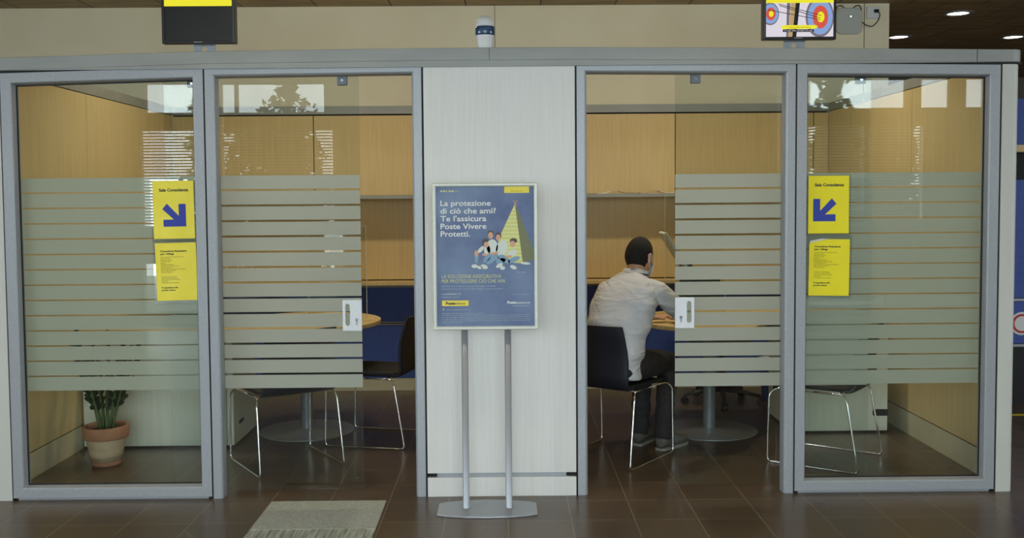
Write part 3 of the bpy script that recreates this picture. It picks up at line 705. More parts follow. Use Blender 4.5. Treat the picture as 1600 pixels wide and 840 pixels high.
    bmesh.ops.delete(bm, geom=kill, context='VERTS')
    for v in bm.verts: v.co = hm @ v.co
    o = obj('hair', bm, 'hair', t, True); md = o.modifiers.new('s', 'SOLIDIFY'); md.thickness = .006; md.offset = -1
    # ---- mask with ear loops
    bm = bmesh.new(); rows = []
    for j in range(9):
        z = -.020-.085*j/8; R = []
        for i in range(15):
            a = math.radians(-62+124*i/14); bul = .012*math.cos(a)*math.sin(PI*j/8)+.022*math.exp(-((j-1.2)/1.6)**2)*math.exp(-(a/.28)**2)
            k = 1-.26*((-z)/.118)**1.6; R.append(bm.verts.new(hm @ V(((.0785*k+.004+bul*.3)*math.sin(a), (.098*(1-.12*((-z)/.118)**2)+.005+bul)*math.cos(a)+.001, z))))
        rows.append(R)
    for a, b in zip(rows, rows[1:]):
        for i in range(14): bm.faces.new((a[i], a[i+1], b[i+1], b[i]))
    mk = obj('face_mask', bm, 'mask', t, True); md = mk.modifiers.new('s', 'SOLIDIFY'); md.thickness = .002
    for s in (-1, 1):
        bm = bmesh.new(); tube(bm, [hm @ V(p) for p in ((s*.066, .048, -.028), (s*.083, .010, .014), (s*.088, -.014, .030), (s*.090, -.030, .008), (s*.086, -.022, -.030), (s*.068, .030, -.090))], .0018, 8, rad=.01); obj('ear_loop', bm, 'mask', mk, True)
    # ---- shirt
    bm = bmesh.new()
    torso_loft(bm, .010)
    for s in (-1, 1):
        shs = sh[s]
        q = [V((cx+s*.085, .11, 1.010)), shs + V((0, 0, -.002)), shs.lerp(el[s], .45)+V((s*.006, -.012, -.006)), el[s]+V((s*.004, -.006, -.004)), el[s].lerp(wr[s], .4)-V((0, 0, .001)), el[s].lerp(wr[s], .93)]
        tube(bm, q, [.056, .068, .062, .055, .047, .033], 24)
    bm = bake(bm, [('REMESH', dict(mode='VOXEL', voxel_size=.007)), ('SMOOTH', dict(factor=.6, iterations=7))])
    bm.normal_update()
    for v in bm.verts:        # soft folds: diagonal drag lines at the waist, creases at the elbow and armpit
        x, y, z = v.co; n = v.normal
        lo = max(0, min(1, (.90-z)/.18)); f = .0062*lo*math.sin(46*z+9*x+3*math.sin(13*x))*(.6+.4*math.sin(21*x+5))
        for s in (-1, 1):
            de = (v.co-el[s]).length; f += .006*math.exp(-(de/.09)**2)*math.sin(120*(v.co-el[s]).dot((el[s]-sh[s]).normalized()))
            da = (v.co-(sh[s]+V((-s*.03, -.03, -.08)))).length; f += .008*math.exp(-(da/.09)**2)*math.sin(85*(z+.55*s*x))
        f += .0030*math.sin(31*z+17*x+2*math.sin(11*x+9*z))*(.5+.5*math.sin(9*x-7*z)) + .0022*math.sin(55*z-24*x)*max(0, math.sin(8*x+3))
        rg = lambda t: 1-2*abs(math.sin(t))
        back = max(0, min(1, (.12-y)/.12)); f += .0045*back*(rg(19*z+7*x+1.2*math.sin(9*x+4*z))**3)*max(0, math.sin(7*z+5*x+1)) + .004*lo*rg(23*z-9*x+.8*math.sin(14*x))
        v.co = v.co + n*f
    shirt = obj('shirt', bm, 'shirt', t, True)
    # yoke seam and centre pleat
    bm = bmesh.new(); pts = []
    from mathutils.bvhtree import BVHTree
    dg = bpy.context.evaluated_depsgraph_get(); dg.update(); bv = BVHTree.FromObject(shirt, dg)
    for i in range(31):
        x = cx-.17+.34*i/30; h = bv.ray_cast(V((x, -.6, .965-.025*math.cos((x-cx)*9))), V((0, 1, 0)))
        if h[0]: pts.append(h[0]-V((0, .0005, 0)))
    tube(bm, pts, .0022, 6); obj('yoke_seam', bm, 'shirt', shirt, True)
    for s in (-1, 1):
        bm = bmesh.new(); pts = []
        for i in range(25):
            z = .62+.345*i/24; h = bv.ray_cast(V((cx+s*(.085+.02*(z-.6)), -.6, z)), V((0, 1, 0)))
            if h[0]: pts.append(h[0]-V((0, .0003, 0)))
        tube(bm, pts, .0016, 6); obj('back_dart', bm, 'shirt', shirt, True)
    # collar
    bm = bmesh.new(); R0 = []; 
    for (g, dz, dy) in ((.0, .0, 0), (.000, .036, .014), (.006, .042, .012), (.017, .002, -.006)):
        R = []
        for i in range(40):
            a = 2*PI*i/40; rr = .064+g; R.append(bm.verts.new((cx+rr*math.cos(a), .150+dy+rr*1.02*math.sin(a), 1.064+dz+.012*(-math.sin(a)))))
        R0.append(R)
    for a, b in zip(R0, R0[1:]):
        for i in range(40): bm.faces.new((a[i], a[(i+1) % 40], b[(i+1) % 40], b[i]))
    o = obj('collar', bm, 'shirt', shirt, True); md = o.modifiers.new('s', 'SOLIDIFY'); md.thickness = .002; md.offset = 0
    bm = bmesh.new(); P_ = []
    for i in range(41):
        a = math.radians(-215+250*i/40); rr = .0835; P_.append((cx+rr*math.cos(a), .147+rr*1.02*math.sin(a), 1.078+.014*(-math.sin(a))))
    P_ = [(P_[0][0]+.02, .235, .98)] + P_ + [(P_[-1][0]-.02, .235, .98)]
    tube(bm, P_, .0045, 8, flat=.35); o = obj('lanyard', bm, 'lanyard', t, True); tag(o, 'blue neck ribbon')
    # ---- trousers
    bm = bmesh.new()
    loft(bm, [((pel.x, -.10, .482), (.165, 0, 0), (0, .11, 0)), ((pel.x, -.105, .53), (.182, 0, 0), (0, .132, 0)), ((pel.x, -.10, .58), (.178, 0, 0), (0, .128, -.01)), ((cx*.8, -.088, .635), (.168, 0, 0), (0, .120, -.02))], 28, 2.4)
    for s in (-1, 1):
        tube(bm, [hipj[s], hipj[s].lerp(kn[s], .3)+V((0, 0, .0)), hipj[s].lerp(kn[s], .7), kn[s], kn[s].lerp(an[s], .3), kn[s].lerp(an[s], .7), an[s]+V((0, -.004, -.035))], [.094, .092, .080, .070, .064, .058, .056], 22)
    bm = bake(bm, [('REMESH', dict(mode='VOXEL', voxel_size=.008)), ('SMOOTH', dict(factor=.6, iterations=6))]); bm.normal_update()
    for v in bm.verts:
        x, y, z = v.co; f = 0
        for s in (-1, 1): f += .004*math.exp(-((v.co-kn[s]).length/.12)**2)*math.sin(90*z+60*y)
        if z < .3: f += .003*math.sin(60*z+8*x)
        v.co += v.normal*f
        if v.co.z < .474 and v.co.y < .2: v.co.z = .474
    obj('trousers', bm, 'trousers', t, True)
    # ---- shoes
    for s in (-1, 1):
        a = an[s]; y0 = a.y-.055; dx = .03*s
        def sec(u, w, h, z0): return ((a.x+dx*u, y0+.285*u, z0+h/2), (w, 0, 0), (0, 0, h/2))
        bm = bmesh.new(); loft(bm, [sec(0, .020, .05, .024), sec(.05, .034, .085, .02), sec(.22, .038, .10, .018), sec(.42, .042, .082, .018), sec(.62, .048, .062, .018), sec(.82, .046, .048, .018), sec(.95, .032, .036, .018), sec(1, .014, .022, .02)], 22, 2.3)
        sho = obj('shoe', bm, 'shoe', t, True)
        bm = bmesh.new(); out = []
        for u, w in ((0, .022), (.05, .037), (.22, .041), (.42, .044), (.62, .051), (.82, .049), (.95, .034), (1.005, .012)): out.append((a.x+dx*u+w, y0+.285*u))
        for u, w in reversed(((0, .022), (.05, .037), (.22, .041), (.42, .044), (.62, .051), (.82, .049), (.95, .034), (1.005, .012))): out.append((a.x+dx*u-w, y0+.285*u))
        slab(bm, out, 0.0, .018); o = obj('sole', bm, 'paper_dull', sho, bevel=.004); tag(o, 'pale rubber sole')
seated_man()

# ------------------------------------------------------------------ potted plant
t = thing('potted_plant', 'leafy plant in a terracotta pot behind the left fixed glass panel', 'plant', (-2.345, .69, 0)); t.scale = (.95, .95, .98)
bm = bmesh.new(); lathe(bm, [(0, .028), (.087, .028), (.100, .075), (.113, .150), (.119, .168), (.119, .168), (.103, .168), (.095, .05), (0, .05)], 40); obj('pot', bm, 'terracotta_dusty', t, True)
bm = bmesh.new(); lathe(bm, [(.116, .164), (.131, .166), (.134, .175), (.136, .232), (.132, .238), (.120, .238), (.116, .225), (.112, .166), (.116, .164)], 40); o = obj('pot_rim', bm, 'terracotta', t, True); tag(o, 'orange terracotta rim')
bm = bmesh.new(); lathe(bm, [(0, 0), (.080, 0), (.086, .004), (.0868, .0275), (0, .0275)], 40); o = obj('pot_foot', bm, 'terracotta', t, True)
bm = bmesh.new(); lathe(bm, [(0, .215), (.06, .217), (.112, .205), (.110, .170), (0, .170)], 32); obj('soil', bm, 'soil', t, True)
for k in range(16):
    an = 2*PI*k/16+random.uniform(-.2, .2); ln = random.uniform(.38, .60); tilt = random.uniform(.10, .42) if k % 2 else random.uniform(.02, .2)
    b = Vector((.055*math.cos(an)*random.uniform(.3, 1), .055*math.sin(an)*random.uniform(.3, 1), .21)); d = Vector((math.cos(an)*math.sin(tilt), math.sin(an)*math.sin(tilt), math.cos(tilt)))
    pts = [b+d*ln*u+Vector((math.cos(an), math.sin(an), 0))*.05*u*u for u in [i/8 for i in range(9)]]
    bm = bmesh.new(); tube(bm, pts, [.008-.005*i/8 for i in range(9)], 8); s_ = obj('stalk', bm, 'stem', t, True)
    bm = bmesh.new()
    for q in range(2, 17):
        u = .18+.8*q/16; i = min(7, int(u*8)); p = pts[i].lerp(pts[i+1], u*8-i); tg = (pts[i+1]-pts[i]).normalized()
        sd = tg.cross(Vector((math.sin(an), -math.cos(an), .3))).normalized()*(1 if q % 2 else -1); lf = (sd*.85+tg*.6).normalized(); nm = lf.cross(tg).normalized(); L_ = .065*(1-.35*u); wv = lf.cross(nm).normalized()
        row = []
        for (uu, ww, hh) in ((0, .003, 0), (.3, .013, .003), (.6, .014, .004), (.85, .008, .001), (1, .001, -.003)):
            c0 = p+lf*L_*uu+nm*hh; row.append((bm.verts.new(c0+wv*ww), bm.verts.new(c0-nm*.002), bm.verts.new(c0-wv*ww)))
        for a, b2 in zip(row, row[1:]): bm.faces.new((a[0], b2[0], b2[1], a[1])); bm.faces.new((a[1], b2[1], b2[2], a[2]))
    obj('leaves', bm, 'leaf', s_, True)

# ------------------------------------------------------------------ poster stand
PSX, PSY = -.096, -.215
t = thing('poster_stand', 'free-standing silver poster stand in front of the white panel', 'poster stand', (0, 0, 0))
t.location = (PSX, PSY, 0)
bm = bmesh.new(); pts = [(-.245, -.095), (-.20, -.115), (-.10, -.135), (0, -.141), (.10, -.135), (.20, -.115), (.245, -.095), (.245, .075), (.20, .10), (.10, .125), (0, .132), (-.10, .125), (-.20, .10), (-.245, .075)]
slab(bm, pts, .0, .010); obj('base_plate', bm, 'silver', t, bevel=.003)
for x in (-.105, .107):
    bm = bmesh.new(); lathe(bm, [(0, .010), (.019, .010), (.0195, .012), (.0165, .016), (.0165, 1.56), (0, 1.56)], 28); o = obj('pole', bm, 'silver', t, True); o.location = (x, 0, 0)
# frame: outer edges measured on the photograph, world x -.352..0.158, z .909..1.614
fx0, fx1, fz0, fz1 = -.350-PSX, .160-PSX, .902, 1.614
fy = -.052
bm = bmesh.new(); ring_frame(bm, fx0, fx1, fz0, fz1, [(0, fy), (.004, fy-.006), (.012, fy-.006), (.018, fy-.001), (.018, fy+.008), (0, fy+.016)])
fr = obj('poster_frame', bm, 'frame_silver', t, bevel=.001)
obj('back_panel', bx(fx0+.003, fx1-.003, fy+.016, fy+.032, fz0+.003, fz1-.003), 'grey_plastic', t)
ax0, ax1, az0, az1 = fx0+.018, fx1-.018, fz0+.018, fz1-.018; ya = fy+.006
def poster_mat():
    m = mat('poster_blue', srgb(82, 104, 150), .45); b = m.node_tree.nodes['Principled BSDF']
    tc = nd(m, 'ShaderNodeTexCoord'); nz = nd(m, 'ShaderNodeTexNoise'); nz.inputs['Scale'].default_value = 5; nz.inputs['Detail'].default_value = 3
    rp = nd(m, 'ShaderNodeValToRGB'); rp.color_ramp.elements[0].color = srgb(70, 88, 134); rp.color_ramp.elements[1].color = srgb(112, 134, 166); rp.color_ramp.elements[0].position = .3; rp.color_ramp.elements[1].position = .75
    bp = nd(m, 'ShaderNodeBump'); bp.inputs['Strength'].default_value = .4; bp.inputs['Distance'].default_value = .02
    lk(m, tc.outputs['Object'], nz.inputs[0]); lk(m, nz.outputs[0], rp.inputs[0]); lk(m, rp.outputs[0], b.inputs['Base Color']); lk(m, nz.outputs[0], bp.inputs['Height']); lk(m, bp.outputs[0], b.inputs['Normal'])
    return m
M['poster_blue'] = poster_mat()
ps = obj('poster', bx(ax0, ax1, ya, ya+.003, az0, az1), 'poster_blue', t); tag(ps, 'blue insurance poster with white headline and a family by a tent')
M['p_white'] = mat('p_white', srgb(222, 226, 222), .5); M['p_pale'] = mat('p_pale', srgb(186, 198, 200), .5); M['p_yellow'] = mat('p_yellow', srgb(236, 216, 70), .5)
M['p_olive'] = mat('p_olive', srgb(204, 204, 130), .5); M['p_skin'] = mat('p_skin', srgb(206, 160, 130), .5); M['p_jean'] = mat('p_jean', srgb(120, 156, 182), .5)
M['p_tent'] = mat('p_tent', srgb(206, 208, 120), .5); M['p_tent_dark'] = mat('p_tent_dark', srgb(112, 116, 78), .5); M['p_cloth'] = mat('p_cloth', srgb(208, 216, 208), .5); M['p_hair'] = mat('p_hair', srgb(74, 62, 58), .5)
PW, PH = ax1-ax0, az1-az0
def px(u): return ax0+(u-682)/(836-682)*PW      # poster print measured on a 154 x 213 grid
def pz(v): return az1-(v-282)/(500-282)*PH
def prn(name, parts_, m, y=0): return obj(name, join(*parts_), m, ps)
yt = ya-.0006
def T(body, u, v, wpx, capx, bold=0.0, y=yt): return text_bm(body, px(u), pz(v), y, wpx/154*PW, capx/218*PH, bold)
prn('headline', [T(s, 689, v, w, 8.3, .022) for s, v, w in (('La protezione', 311.5, 79), ('di ciò che ami?', 323.5, 87), ("Te l'assicura", 335.5, 72), ('Poste Vivere', 347.5, 72), ('Protetti.', 359.3, 46))], 'p_white')
prn('subheading', [T('LA SOLUZIONE ASSICURATIVA', 690, 424.5, 94, 5.4), T('PER PROTEGGERE CIÒ CHE AMI.', 690, 432, 101, 5.4)], 'p_olive')
prn('body_text', [T('Con Poste Vivere Protetti di Poste Assicura proteggi la tua famiglia,', 690, 438, 85, 1.7), T('la tua salute e la tua casa. Chiedi in Ufficio Postale un check-up assicurativo.', 690, 442.2, 97, 1.7),
     T('LA DIFFERENZA C’È.', 690, 450.5, 30, 2.0, .05), T('Parliamone insieme.', 690, 455, 28, 1.8)], 'p_pale')
bm = bmesh.new(); box(bm, px(690), px(732), ya-.0008, ya, pz(468.2), pz(459.6)); obj('yellow_band', bm, 'p_yellow', ps)
bm = bmesh.new(); box(bm, px(789.5), px(828.5), ya-.0008, ya, pz(292), az1); obj('yellow_band', bm, 'p_yellow', ps)
prn('band_text', [T('Poste', 696, 465.8, 15, 3.8, .07, ya-.0014), T('italiane', 711.5, 465.8, 15, 3.8, 0, ya-.0014)], 'ink')
prn('band_text', [T('poste.it', 800, 289.6, 18, 1.3, 0, ya-.0014)], 'ink')
prn('logo_text', [T('Poste', 793, 465, 14, 3.7, .07), T('assicura', 807.3, 465, 21.5, 3.2, .02), T('Gruppo Poste Italiane', 800.5, 468.8, 28, 1.1)], 'p_white')
lines = ['Messaggio pubblicitario con finalità promozionale.', 'Prima della sottoscrizione leggere il set informativo disponibile presso gli uffici postali e sul sito, con le condizioni di polizza e le garanzie.',
         'Le garanzie sono soggette a limitazioni, esclusioni e condizioni di operatività. Il prodotto è distribuito presso gli uffici postali abilitati al servizio.',
         'Per maggiori informazioni consultare la documentazione contrattuale oppure rivolgersi al personale dell’ufficio postale più vicino, negli orari di apertura.',
         'La polizza è collocata senza obbligo di acquisto. Le prestazioni assicurate dipendono dal modulo scelto e dalla somma indicata nel contratto firmato.', 'Messaggio valido fino a nuova comunicazione.']
prn('small_print', [T('posteassicura.it', 698, 474.5, 38, 1.6)] + [T(l, 690, 480.5+2.9*i, w, 1.35) for i, (l, w) in enumerate(zip(lines, (66, 139, 137, 141, 138, 32)))], 'p_pale')
# row of tiny emblems top left
bm = bmesh.new()
for i, w in enumerate((3, 3, 2, 3.4, 4)): box(bm, px(689+i*4.4), px(689+i*4.4+w), ya-.0006, ya, pz(290), pz(287.4))
box(bm, px(712), px(718), ya-.0006, ya, pz(289.2), pz(288.6)); obj('emblem_row', bm, 'p_olive', ps)
bm = bmesh.new(); bmesh.ops.create_cone(bm, segments=16, radius1=.004, radius2=.004, depth=.0006, cap_ends=True, matrix=Matrix.Translation((px(692.3), ya-.0003, pz(473.5))) @ Matrix.Rotation(PI/2, 4, 'X')); obj('round_mark', bm, 'p_pale', ps)
prn('code_caption', [T('Inquadra il QR', 808, 416.5, 14, 1.4)], 'p_pale')
prn('code_caption', [T('e scopri di più sulla polizza', 800, 451.3, 29, 1.4)], 'p_pale')
# tent and family: flat printed shapes
def poly(m, pts, lay, name): 
    bm = bmesh.new(); prism(bm, [(px(a), pz(b)) for a, b in pts], ya-.0003*lay, ya); return obj(name, bm, m, ps)
poly('p_tent_dark', [(806, 311), (811, 318), (836, 384), (836, 396), (814, 402)], 1, 'printed_tent_side')
poly('p_tent', [(806, 309), (779, 366), (786, 400), (818, 402)], 2, 'printed_tent')
bm = bmesh.new()
for r in range(14):
    v = 318+r*6; x0_, x1_ = 806-(v-309)*.46, 806+(v-309)*.13
    n = max(1, int((x1_-x0_)/4))
    for i in range(n):
        a = x0_+(x1_-x0_)*i/n; b = a+(x1_-x0_)/n; m_ = (a+b)/2
        prism(bm, [(px(a), pz(v)), (px(m_), pz(v-2)), (px(b), pz(v)), (px(b), pz(v+1)), (px(m_), pz(v-1)), (px(a), pz(v+1))], ya-.0011, ya-.0002)
obj('printed_zigzag', bm, 'p_olive', ps); M['p_zig'] = mat('p_zig', srgb(230, 232, 190), .5); ps.children[-1]
for o in ps.children:
    if o.name.startswith('printed_zigzag'): o.data.materials[0] = M['p_zig']
bm = bmesh.new()
for a, b in (((803, 303), (808, 314)), ((809, 303), (804.5, 314))): prism(bm, [(px(a[0]), pz(a[1])), (px(a[0]+1.2), pz(a[1])), (px(b[0]+1.2), pz(b[1])), (px(b[0]), pz(b[1]))], ya-.0010, ya)
obj('printed_poles', bm, 'p_skin', ps)
def blob(bm, u, v, ru, rv, lay, rot=0):
    pts = []
    for i in range(18):
        a = 2*PI*i/18; x, y = ru*math.cos(a), rv*math.sin(a); pts.append((px(u+x*math.cos(rot)-y*math.sin(rot)), pz(v+x*math.sin(rot)+y*math.cos(rot))))
    prism(bm, pts, ya-.0003*lay, ya)
def blobs(name, m, L, lay):
    for b in L:
        bm = bmesh.new(); blob(bm, b[0], b[1], b[2], b[3], lay, b[4] if len(b) > 4 else 0); obj(name, bm, m, ps)
blobs('printed_head_of_hair', 'p_hair', [(767.5, 354.5, 5, 4.5), (779.5, 359, 5, 6), (759.5, 369, 5.5, 6), (803.5, 366.5, 6, 4)], 4)
blobs('printed_clothes', 'p_cloth', [(770, 376, 9, 12), (785, 378, 9, 13, .3), (762, 381, 5, 8), (801, 386, 9, 5, -.5), (752, 380, 7, 3, -.8)], 5)
blobs('printed_jeans', 'p_jean', [(770, 395, 12, 4.5, -.7), (762, 393, 9, 4, -.9), (789, 395, 10, 5, .6), (783, 398, 8, 4, -.3), (804, 396, 10, 4, -.4), (745, 392, 3, 10)], 6)
blobs('printed_skin', 'p_skin', [(767.5, 358, 4, 5.4), (779.5, 361.5, 3.7, 5), (760.5, 372.5, 3.8, 4.6), (802, 371.5, 4.2, 4.8), (772, 386, 8, 1.8, -.15), (745, 386, 3.3, 5), (795, 391, 6, 1.8, -.1), (758, 388, 4, 2)], 7)
blobs('printed_shoes', 'p_cloth', [(742, 406, 5, 3), (757, 407, 6, 3.4, .3), (750, 408, 4, 2.5), (781, 405, 6, 3, -.5), (786, 409, 4, 3), (803, 408, 5.5, 3, .4), (822, 402, 8, 2, .1)], 8)

# ------------------------------------------------------------------ yellow notices
def poly_bm(pts, y0, y1): bm = bmesh.new(); prism(bm, pts, y0, y1); return bm
SW, SH = .21, .297
def notice(x, z, rot, arrow, m, label, curl=False):
    t = thing('paper_notice', label, 'notice', (x, -.0, z)); t.rotation_euler = (0, rot, 0); t.location.y = .0455
    w, h = SW/2, SH/2
    sl = bmesh.new(); box(sl, -w-.012, w+.012, -.0012, -.0006, -h-.014, h+.014); obj('plastic_sleeve', sl, 'sleeve', t)
    bm = bmesh.new(); n = 10; F = []
    for j in range(n+1):
        v = j/n; z_ = -h+SH*v
        for k in (0, 1):
            pass
        F.append([(u, z_) for u in (-w, -w/2, 0, w/2, w)])
    if not curl: box(bm, -w, w, -.0024, -.0016, -h, h)
    else: prism(bm, [(-w, -h), (w, -h), (w, h-.004), (0, h-.004), (-.4*w, h-.010), (-w, h-.026)], -.0024, -.0016)
    sh = obj('sheet', bm, m, t)
    if curl:
        bm = bmesh.new(); A = [(-w, h-.026), (-.4*w, h-.010), (0, h-.004)]; B_ = [(-w+.004, h-.012), (-.4*w, h-.0005), (0, h-.003)]
        a = [bm.verts.new((x_, -.0025, z_)) for x_, z_ in A]; b = [bm.verts.new((x_, -.008, z_)) for x_, z_ in B_]
        for i in range(2): bm.faces.new((a[i], a[i+1], b[i+1], b[i]))
        o = obj('curled_corner', bm, 'paper', sh); md = o.modifiers.new('s', 'SOLIDIFY'); md.thickness = .0006
    y = -.0031
    if arrow:
        obj('heading', text_bm('Sala Consulenza', -w+.033, h-.054, y, .150, .0145, .05), 'ink', sh)
        s = arrow           # +1 points down-right, -1 down-left
        L_ = .058; th = .036; cx, cz = (.004 if s > 0 else -.022), -.028
        P_ = [(L_, -L_), (L_, L_), (L_-th, L_), (L_-th, .006), (-L_+.012, L_-.006), (-L_-.004, L_-.026), (-.026, -L_+th), (-L_, -L_+th), (-L_, -L_)]
        # diagonal shaft
        P_ = [(L_, -L_), (L_, L_), (L_-th, L_), (L_-th, -.004), (-.038, L_+.002), (-.062, L_-.026), (-.004-.0, -L_+th), (-L_, -L_+th), (-L_, -L_)]
        pts = [(cx+s*a, cz+b) for a, b in P_]
        if s < 0: pts = pts[::-1]
        obj('arrow', poly_bm(pts, y-.0002, -.0024), 'ink_blue', sh)
    else:
        L = [T2('Consulenza Finanziaria', -w+.027, h-.046, .135, .0080, .05), T2('per i Rifugi', -w+.027, h-.060, .068, .0080, .05)]
        rows = [('Per informazioni su prodotti e servizi', .118), ('Conto corrente', .050), ('Risparmio postale', .058), ('Assicurazioni', .050), ('Prestiti', .022), ('Fondi di investimento', .066),
                ('Previdenza e protezione casa', .092), ('Carte di pagamento', .060), ('Pianificazione del risparmio familiare', .126), ('Buoni e libretti postali', .070), ('Mutui e leasing', .052), ('', 0), ('', 0),
                ('Il nostro consulente', .078), ('riceve su appuntamento', .086), ('dal lunedì al venerdì mattina', .094), ('ore 8.30', .034), ('e il sabato su prenotazione', .088)]
        for i, (s_, w_) in enumerate(rows):
            if s_: L.append(T2(s_, -w+.027, h-.074-.0078*i, w_, .0040, .0))
        L += [T2('Ti aspettiamo allo', -w+.024, h-.233, .086, .0068, .05), T2('sportello dedicato', -w+.024, h-.246, .072, .0068, .05)]
        obj('printed_text', join(*L), 'ink', sh)
def T2(s, x, z, w, cap, bold): return text_bm(s, x, z, -.0031, w, cap, bold)
notice(-1.699, 1.493, math.radians(-.6), 1, 'yellow_old', 'yellow arrow notice pointing down-right, upper one on the left glass panel')
notice(-1.692, 1.175, math.radians(-1.2), 0, 'yellow_old', 'yellow text notice below the arrow, on the left glass panel')
notice(1.672, 1.495, math.radians(.0), -1, 'yellow', 'yellow arrow notice pointing down-left, upper one on the right glass panel')
notice(1.677, 1.172, math.radians(.8), 0, 'yellow', 'yellow text notice with curled top edge, on the right glass panel', True)

# ------------------------------------------------------------------ screens on the top rail
def emis(name, col, s):
    m = mat(name, (0.01, .01, .01, 1), .25); b = m.node_tree.nodes['Principled BSDF']; b.inputs['Emission Color'].default_value = col; b.inputs['Emission Strength'].default_value = s; return m
E_ = {k: emis('screen_'+k, srgb(*c), .95) for k, c in dict(yellow=(240, 232, 40), white=(222, 216, 226), red=(214, 84, 66), blue=(134, 164, 216), grey=(118, 108, 116), tan=(186, 158, 110), black=(20, 18, 24), mid=(236, 226, 70)).items()}
for k in E_: M['screen_'+k] = E_[k]
for o in list(C.objects):
    if o.parent is None and (o.name in ('trim_1', 'window_1', 'window_2', 'door_1', 'door_2', 'wall_center')): bow(o)
    if o.name in ('trim_2', 'trim_3', 'trim_4'):
        for v in o.data.vertices: v.co.z += rail_dz(v.co.x)*max(0, min(1, (v.co.z-1.95)/.2))
for o in C.objects:
    if 'bowed' in o: del o['bowed']
def monitor(xc, label, x0, x1, zb, pic):
    t = thing('monitor', label, 'monitor', (xc, .045, H1+rail_dz(xc)))
    w = (x1-x0)/2; z0 = zb-H1; z1 = z0+.32
    bm = bmesh.new(); ring_frame(bm, x0-xc, x1-xc, z0, z1, [(0, -.032), (.013, -.034), (.014, -.029), (.014, .01), (0, .01)]); obj('bezel', bm, 'black_plastic', t, bevel=.002)
    obj('housing', bx(x0-xc+.004, x1-xc-.004, .0, .035, z0+.004, z1-.004), 'black_plastic', t, bevel=.004)
    sx0, sx1, sz0, sz1 = x0-xc+.014, x1-xc-.014, z0+.014, z1-.014
    dsp = obj('display', bx(sx0, sx1, -.028, -.001, sz0, sz1), 'black_plastic' if not pic else 'screen_white', t)
    # bracket plate with a round hole
    bm = bmesh.new(); bw = .055; cxb = .012 if not pic else .0; hz = .026; out = [(cxb-bw, 0), (cxb+bw, 0), (cxb+bw, z0+.05), (cxb-bw, z0+.05)]
    hole = [(cxb-.002+.015*math.cos(2*PI*i/24), hz+.0+.015*math.sin(2*PI*i/24)) for i in range(24)]
    lay = []
    for y in (.036, .041):
        vo = [bm.verts.new((x, y, z)) for x, z in out]; vh = [bm.verts.new((x, y, z)) for x, z in hole]
        bmesh.ops.triangle_fill(bm, use_beauty=True, edges=[bm.edges.new((vo[i], vo[(i+1) % 4])) for i in range(4)]+[bm.edges.new((vh[i], vh[(i+1) % 24])) for i in range(24)]); lay.append((vo, vh))
    for q, n in ((0, 4), (1, 24)):
        for i in range(n): bm.faces.new((lay[0][q][i], lay[1][q][i], lay[1][q][(i+1) % n], lay[0][q][(i+1) % n]))
    obj('bracket', bm, 'alu', t)
    obj('bracket_foot', bx(cxb-bw, cxb+bw, .036, .07, 0, .004), 'alu', t)
    obj('maker_mark', bx(.0-.022, .022, -.0346, -.0336, z0+.005, z0+.008), 'silver', t)
    yb = -.0282
    def quad(name, m, pts, lay=1):
        bm = bmesh.new(); prism(bm, pts, yb-.0004*lay, yb); return obj(name, bm, m, dsp)
    if not pic:
        quad('yellow_header', 'screen_yellow', [(sx0, z0+.187), (sx1, z0+.187), (sx1, sz1), (sx0, sz1)])
    else:
        quad('yellow_header', 'screen_yellow', [(sx0, z0+.184), (sx1, z0+.184), (sx1, sz1), (sx0, sz1)], 9)
        W_ = sx1-sx0; g = lambda u, v: (sx0+W_*u, sz0+.170*v)     # u 0..1, v 0..1 over the picture
        quad('pictured_post', 'screen_grey', [g(.30, 0), g(.33, 0), g(.36, 1), g(.31, 1)], 2); quad('pictured_post', 'screen_tan', [g(.33, 0), g(.39, 0), g(.44, 1), g(.37, 1)], 2); quad('pictured_post', 'screen_black', [g(.39, 0), g(.45, 0), g(.50, 1), g(.44, 1)], 3)
        def clip(pts): return [(min(sx1, max(sx0, x)), min(z0+.186, max(sz0, z))) for x, z in pts]
        for (cu, cv, k) in ((.075, .68, .62), (.81, .58, 1)):
            for lay, (ru, rv, m) in enumerate(((.21, .60, 'grey'), (.185, .52, 'blue'), (.115, .34, 'red'), (.055, .16, 'yellow'))):
                pts = [g(cu+ru*k*math.cos(2*PI*i/40)-.015*(3-lay)*.3, cv+rv*(k*.9 if k < 1 else 1)*math.sin(2*PI*i/40)) for i in range(40)]; pts = clip(pts)
                q = [pts[0]]
                for p in pts[1:]:
                    if (Vector(p)-Vector(q[-1])).length > 1e-4: q.append(p)
                if (Vector(q[0])-Vector(q[-1])).length < 1e-4: q.pop()
                quad('pictured_target', 'screen_'+m, q, 4+lay*.8)
        for a, b in (((.18, .97), (.82, .62)), ((.20, .92), (.80, .55)), ((0.02, .80), (.80, .50))):
            quad('pictured_arrow', 'screen_black', [g(a[0], a[1]-.008), g(b[0], b[1]-.008), g(b[0], b[1]+.008), g(a[0], a[1]+.008)], 8)
        quad('caption_band', 'screen_yellow', [g(.22, .23), g(.72, .23), g(.77, .285), g(.74, .34), g(.24, .34)], 9)
        quad('caption_strip', 'screen_black', [g(.25, .14), g(.71, .14), g(.71, .215), g(.25, .215)], 9)
        obj('caption_text', join(text_bm('Tutto quello che ti serve', *g(.34, .26), yb-.0040, W_*.32, .006), ), 'ink', dsp)
        obj('caption_text', join(text_bm('è negli uffici postali e in app', *g(.27, .16), yb-.0040, W_*.42, .006), ), 'screen_white', dsp)
monitor(-1.545, 'black monitor with a yellow and black picture on the top rail, left', -1.727, -1.358, 2.330, False)
monitor(1.500, 'monitor showing archery targets on the top rail, right', 1.322, 1.693, 2.332, True)

